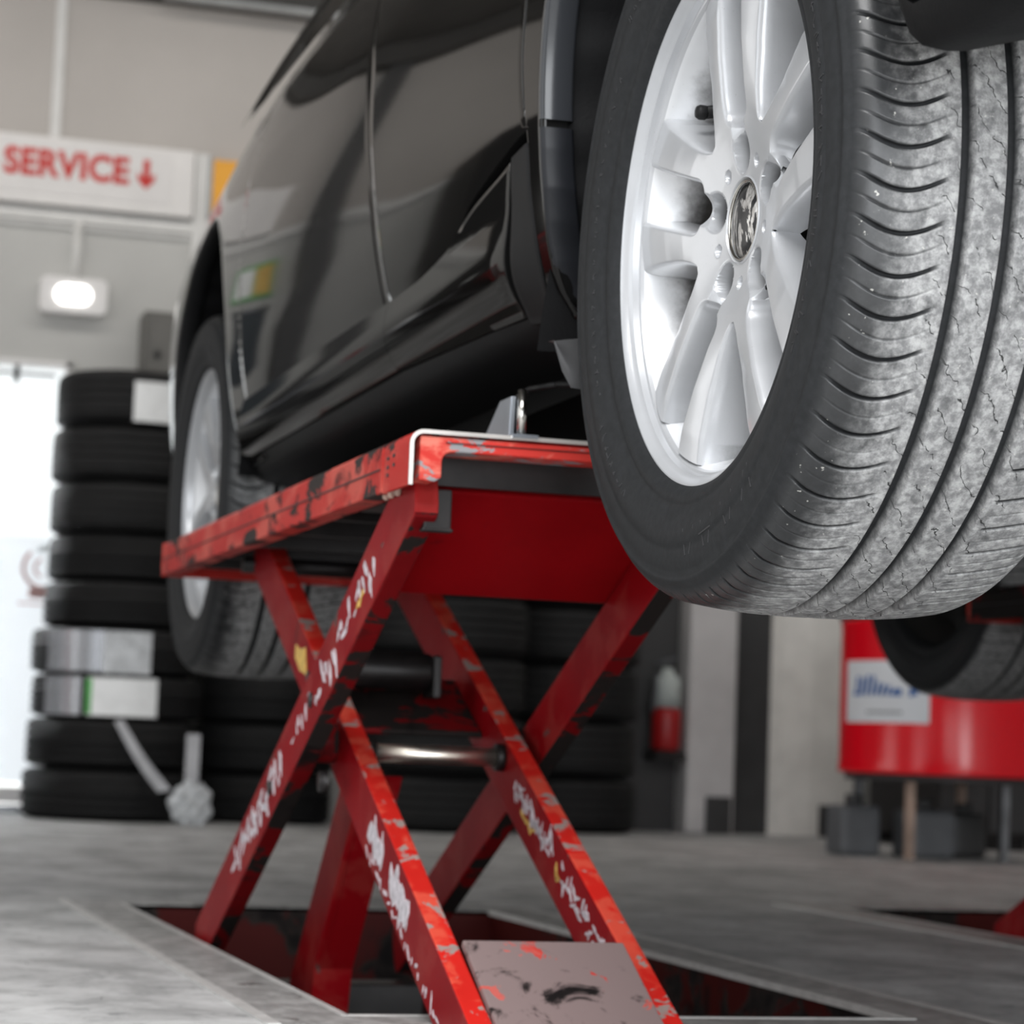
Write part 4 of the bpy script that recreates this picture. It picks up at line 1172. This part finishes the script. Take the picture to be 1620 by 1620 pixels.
# ------------------------------------------------------------------ wall fittings
sg = thing('service_sign', 'white SERVICE sign box with red letters and a down arrow over the door', 'sign', (.9, YB, 2.41))
MB().box(-.35, 1.527, YB-.075, YB-.001, 2.412, 2.688).build('sign_box', M['sign'], sg, bevel=.006)
def rounded_rect(x0, x1, z0, z1, r, n=6):
    p = []
    for cx, cz, a in ((x1-r, z1-r, 0), (x0+r, z1-r, PI/2), (x0+r, z0+r, PI), (x1-r, z0+r, 1.5*PI)):
        for i in range(n+1): p.append((cx+r*math.cos(a+i/n*PI/2), cz+r*math.sin(a+i/n*PI/2)))
    return p
MB().prism(rounded_rect(-.25, 1.435, 2.452, 2.672, .035), 'y', YB-.079, YB-.074).build('sign_face', plain('sign_inset_white', (.76, .735, .72), .4, var=.03), sg)
me = text_mesh('SERVICE', .2, .0075, 1.04)
xs = [v.co.x for v in me.vertices]; ys = [v.co.y for v in me.vertices]
x0, x1, y0, y1 = min(xs), max(xs), min(ys), max(ys)
for v in me.vertices:
    X = .765+(v.co.x-x0)/(x1-x0)*(1.262-.765); Z = 2.520+(v.co.y-y0)/(y1-y0)*(.114); d = v.co.z
    v.co = (X-.9, -.0795-d-.001, Z-2.41)
me.materials.append(M['sign_red'])
lt = bpy.data.objects.new('lettering', me); COL.objects.link(lt); lt.parent = sg; lt['label'] = 'red word SERVICE'
mb = MB(); mb.prism([(1.318, 2.630), (1.344, 2.630), (1.344, 2.560), (1.366, 2.574), (1.366, 2.548), (1.331, 2.510), (1.296, 2.548), (1.296, 2.574), (1.318, 2.560)], 'y', YB-.082, YB-.078)
mb.build('arrow', M['sign_red'], sg, label='red arrow pointing down')
ys_ = thing('amber_sign', 'amber yellow sign panel on the wall right of the SERVICE sign', 'sign', (1.8, YB, 2.45))
MB().box(1.605, 2.1, YB-.04, YB-.001, 2.44, 2.672).build('sign_box', M['yellow'], ys_, bevel=.004)
MB().box(1.592, 1.607, YB-.045, YB-.001, 2.43, 2.68).build('frame', M['rail'], ys_)
lm = thing('wall_lamp', 'white rectangular wall lamp lit on the back wall under the sign', 'lamp', (1.07, YB, 1.98))
MB().prism(rounded_rect(.937, 1.205, 1.982, 2.128, .03), 'y', YB-.07, YB-.001).build('housing', M['white'], lm, bevel=.004)
MB().prism(rounded_rect(.995, 1.140, 2.018, 2.096, .038), 'y', YB-.078, YB-.069).build('lens', M['lamp'], lm, label='glowing oval lens')
cd = thing('cable_conduit', 'pale vertical cable conduit running down the wall to the lamp', 'conduit', (1.075, YB, 2.13))
MB().cyl((1.078, YB-.022, 2.125), (1.078, YB-.022, 2.36), .016, seg=14).build('pipe', M['wall_trim'], cd)
MB().box(1.058, 1.098, YB-.03, YB, 2.24, 2.255).build('clip', M['wall_trim'], cd)
bx = thing('switch_cabinet', 'dark grey metal cabinet on the wall above the tyre stack', 'cabinet', (1.62, YB, 1.72))
MB().box(1.345, 1.95, YB-.16, YB-.001, 1.66, 2.005).build('cabinet_body', plain('brown_grey_metal', (.12, .115, .105), .5), bx, bevel=.006)
MB().box(1.36, 1.935, YB-.168, YB-.158, 1.675, 1.99).build('cabinet_door', plain('brown_grey_metal_door', (.13, .125, .115), .5), bx, bevel=.003)
MB().cyl((1.40, YB-.168, 1.83), (1.40, YB-.185, 1.83), .014, seg=14).build('knob', M['blacksteel'], bx)
# unseen clutter added for the car's paint to mirror: notices, bench and tool chest along the back wall left of the door
nt = thing('green_notice', 'framed green and yellow notice on the back wall left of the door', 'notice', (-.35, YB, 2.0))
MB().box(-.50, -.10, YB-.02, YB-.001, 2.02, 2.22).build('frame', M['green'], nt, bevel=.003)
MB().box(-.30, -.12, YB-.023, YB-.019, 2.04, 2.20).build('white_field', M['paper'], nt)
MB().box(-.48, -.32, YB-.023, YB-.019, 2.04, 2.20).build('yellow_field', M['sticker_yellow'], nt)
pz = thing('dark_banner', 'dark grey hanging banner on the back wall left of the door', 'banner', (-.3, YB, 1.4))
MB().prism([(-.46, 1.96), (-.16, 1.96), (-.16, 1.52), (-.31, 1.40), (-.46, 1.52)], 'y', YB-.014, YB-.002).build('cloth', plain('slate_banner', (.035, .045, .055), .7), pz)
MB().cyl((-.49, YB-.012, 1.965), (-.13, YB-.012, 1.965), .012, seg=12).build('rod', M['steel'], pz)
sc_ = thing('steel_column', 'dark steel column standing against the back wall left of the notice', 'column', (-.68, 9.9, 0))
MB().prism([(-.76, 9.84), (-.60, 9.84), (-.60, 9.855), (-.67, 9.855), (-.67, 9.965), (-.60, 9.965), (-.60, 9.98), (-.76, 9.98), (-.76, 9.965), (-.69, 9.965), (-.69, 9.855), (-.76, 9.855)], 'z', 0, 3.29).build('beam_profile', M['darkgrey'], sc_)
MB().box(-.80, -.56, 9.80, 9.995, 0, .02).build('foot_plate', M['darkgrey'], sc_)
lk = thing('tall_locker', 'tall black locker against the back wall left of the workbench', 'locker', (-1.6, 9.7, 0))
MB().prism(rounded_rect(-1.86, -1.36, .06, 2.50, .09), 'y', 9.42, 9.96).build('locker_body', M['blacksteel'], lk, bevel=.01)
MB().prism(rounded_rect(-1.83, -1.39, .10, 2.46, .08), 'y', 9.40, 9.42).build('door', M['plastic'], lk, bevel=.004)
MB().prism(rounded_rect(-1.80, -1.42, 0, .06, .01), 'y', 9.46, 9.94).build('plinth', M['blacksteel'], lk)
MB().box(-1.46, -1.44, 9.38, 9.40, 1.1, 1.3).build('handle', M['chrome'], lk)
wbn = thing('workbench', 'grey steel workbench against the back wall left of the door', 'workbench', (-.85, 9.4, 0))
MB().box(-1.28, -.30, 9.0, 9.78, .84, .89).build('worktop', M['steel'], wbn, bevel=.004)
for x in (-1.24, -.36):
    for y in (9.04, 9.74): MB().box(x-.03, x+.03, y-.03, y+.03, 0, .84).build('leg', M['darkgrey'], wbn)
MB().box(-1.22, -.38, 9.06, 9.72, .25, .28).build('shelf', M['darkgrey'], wbn)
for k, (x, s, mt, lb) in enumerate(((-.40, .09, 'white', 'white canister at the right end of the workbench'), (-.64, .12, 'midgrey', 'grey canister second from the right on the workbench'),
                                       (-.88, .08, 'fire_red', 'small red canister in the middle of the workbench'), (-1.12, .11, 'paper', 'pale canister at the left end of the workbench'))):
    c = thing('canister', lb, 'canister', (x, 9.3, .89), 'canisters on the workbench')
    MB().lathe([(0, .0001), (0, s*.6), (s*1.6, s*.6), (s*1.9, s*.3), (s*2.1, s*.3), (s*2.1, .0001)], (x, 9.3, .89), 'z', 24).build('canister_body', M[mt], c)
    MB().cyl((x, 9.3, .89+s*2.1), (x, 9.3, .89+s*2.3), s*.33, seg=18).build('lid', M['darkgrey'], c)
tc = thing('tool_chest', 'red tool chest with dark drawers standing in front of the locker', 'tool chest', (-1.62, 8.6, 0))
MB().box(-1.90, -1.36, 8.3, 8.9, .10, .95).build('chest_body', M['fire_red'], tc, bevel=.008)
for k in range(5):
    dd = MB().box(-1.88, -1.38, 8.285, 8.30, .14+k*.155, .27+k*.155).build('drawer', M['darkgrey'], tc, bevel=.003)
    MB().box(-1.80, -1.46, 8.27, 8.285, .245+k*.155, .258+k*.155).build('handle', M['chrome'], dd)
for x in (-1.83, -1.43):
    for y in (8.36, 8.84): MB().cyl((x-.02, y, .05), (x+.02, y, .05), .05, seg=18).build('castor', M['rubber'], tc)
tyre_stack(.04, 9.45, .27, [.19]*6, 'tyres in the stack left of the door', 'in the stack left of the door', .005, 31)

# fire extinguisher
fe = thing('fire_extinguisher', 'red fire extinguisher with a pale top left of the grey column', 'fire extinguisher', (3.61, 9.86, .30))
MB().lathe([(.34, .0001), (.34, .055), (.355, .062), (.50, .062), (.515, .056), (.52, .0001)], (3.615, 9.87, 0), 'z', 24).build('cylinder', M['fire_red'], fe)
MB().lathe([(.52, .0001), (.52, .058), (.64, .055), (.66, .03), (.685, .02), (.685, .0001)], (3.615, 9.87, 0), 'z', 24).build('top_cover', M['palegreen'], fe)
mb = MB(); mb.cyl((3.57, 9.86, .66), (3.545, 9.85, .50), .010, seg=10); mb.cyl((3.56, 9.86, .70), (3.66, 9.86, .73), .008, seg=8); mb.build('hose', M['midgrey'], fe)
MB().box(3.55, 3.68, 9.80, 9.97, .30, .335).build('bracket', M['blacksteel'], fe)

# red drum on a stand
DCX, DCY, DR = 3.93, 7.90, .375
dm = thing('oil_drum', 'glossy red drum with a white label on a steel stand at the right', 'drum', (DCX, DCY, .285))
pr = [(.285, .0001), (.285, DR-.006), (.292, DR), (.302, DR-.002), (.33, DR-.004), (.79, DR-.004), (.80, DR), (.807, DR-.004)]
MB().lathe(pr, (DCX, DCY, 0), 'z', 96).build('drum_body', M['drum'], dm)
MB().lathe([(.806, DR-.002), (.815, DR+.004), (.845, DR+.004), (.852, DR-.01), (.835, DR-.03), (.835, .0001)], (DCX, DCY, 0), 'z', 96).build('drum_lid', M['darkgrey'], dm)
def drum_wrap(a0, a1, z0, z1, off, name, mat, label=None, parent=dm, rr=None):
    rows = []
    for a in np.linspace(a0, a1, 20):
        c, s = math.sin(a), -math.cos(a)
        rows.append([(DCX+(DR+off)*c, DCY+(DR+off)*s, z) for z in (z0, z1)])
    mb = MB(); mb.grid(rows); return mb.build(name, mat, parent, label=label)
lb_ = drum_wrap(-1.62, -.62, .455, .665, -.002, 'label', M['label'], 'white label with blue lettering')
# slanted blue brush letters, too blurred to read in the photo: strokes only
mb = MB(); rs = random.Random(3)
def stroke(a, z0, z1, w, slant):
    n = 4; rows = []
    for i in range(n+1):
        t = i/n; z = z0+(z1-z0)*t; aa = a+slant*t
        rows.append([(DCX+(DR+.0005)*math.sin(q), DCY-(DR+.0005)*math.cos(q), z) for q in (aa-w/2, aa+w/2)])
    mb.grid(rows, False)
for i, a in enumerate((-1.42, -1.35, -1.28, -1.21, -1.15, -1.09, -1.03, -.98)):
    stroke(a, .547, (.612, .606, .615, .612, .590, .585, .58, .565)[i], .036, .03)
stroke(-1.42, .547, .556, .10, 0)
for q in (-.94, -.90): stroke(q, .547, .57, .04, 0)
stroke(-.79, .545, .62, .04, .03); stroke(-.74, .55, .58, .04, -.04); stroke(-.72, .58, .615, .04, .05)
mb.build('brush_lettering', M['blue'], lb_, label='blue slanted lettering', kind='stuff')
mb = MB()
for i in range(9): stroke(-1.25+i*.045, .486, .494, .03, 0)
mb.build('small_print', M['midgrey'], lb_, kind='stuff')
cb = thing('low_cabinet', 'low black cabinet in the shade behind the red drum stand', 'cabinet', (4.53, 9.1, 0))
MB().box(4.33, 4.74, 8.76, 9.4, .04, .95).build('cabinet_body', M['blacksteel'], cb, bevel=.008)
for x0, x1 in ((4.34, 4.53), (4.54, 4.73)): 
    d_ = MB().box(x0, x1, 8.745, 8.76, .07, .92).build('door', M['darkgrey'], cb, bevel=.003)
    MB().box((x0+x1)/2-.05, (x0+x1)/2+.05, 8.73, 8.745, .80, .82).build('handle', M['steel'], d_)
MB().box(4.35, 4.72, 8.80, 9.36, 0, .04).build('plinth', M['blacksteel'], cb)
sd = thing('drum_stand', 'low steel stand with thin legs under the red drum', 'stand', (DCX, DCY, 0))
mb = MB(); mb.cyl((DCX, DCY, .262), (DCX, DCY, .284), .35, seg=48); mb.build('stand_top', M['darkgrey'], sd)
for i, (x, y, mt) in enumerate(((3.69, 7.68, 'rust'), (4.04, 7.68, 'steel'), (3.72, 8.16, 'steel'), (4.12, 8.16, 'rust'))):
    MB().box(x-.013, x+.013, y-.013, y+.013, 0, .262).build('leg', M[mt], sd)
MB().box(3.70, 4.13, 8.15, 8.17, .05, .08).build('brace', M['blacksteel'], sd)
for k, (x, y, w, h, lb, mt) in enumerate(((3.62, 7.98, .15, .21, 'grey plastic can standing left under the red drum stand', 'midgrey'), (3.85, 7.90, .17, .20, 'pale grey can in the middle under the red drum stand', 'midgrey'), (4.06, 8.02, .13, .19, 'dark can standing right under the red drum stand', 'darkgrey'))):
    c = thing('can', lb, 'can', (x, y, 0), 'cans under the drum stand')
    MB().box(x-w/2, x+w/2, y-w/2, y+w/2, 0.0, h*.82).build('can_body', M[mt], c, bevel=.02)
    MB().cyl((x, y, h*.80), (x, y, h), .03, seg=16).build('cap', M['darkgrey'], c)
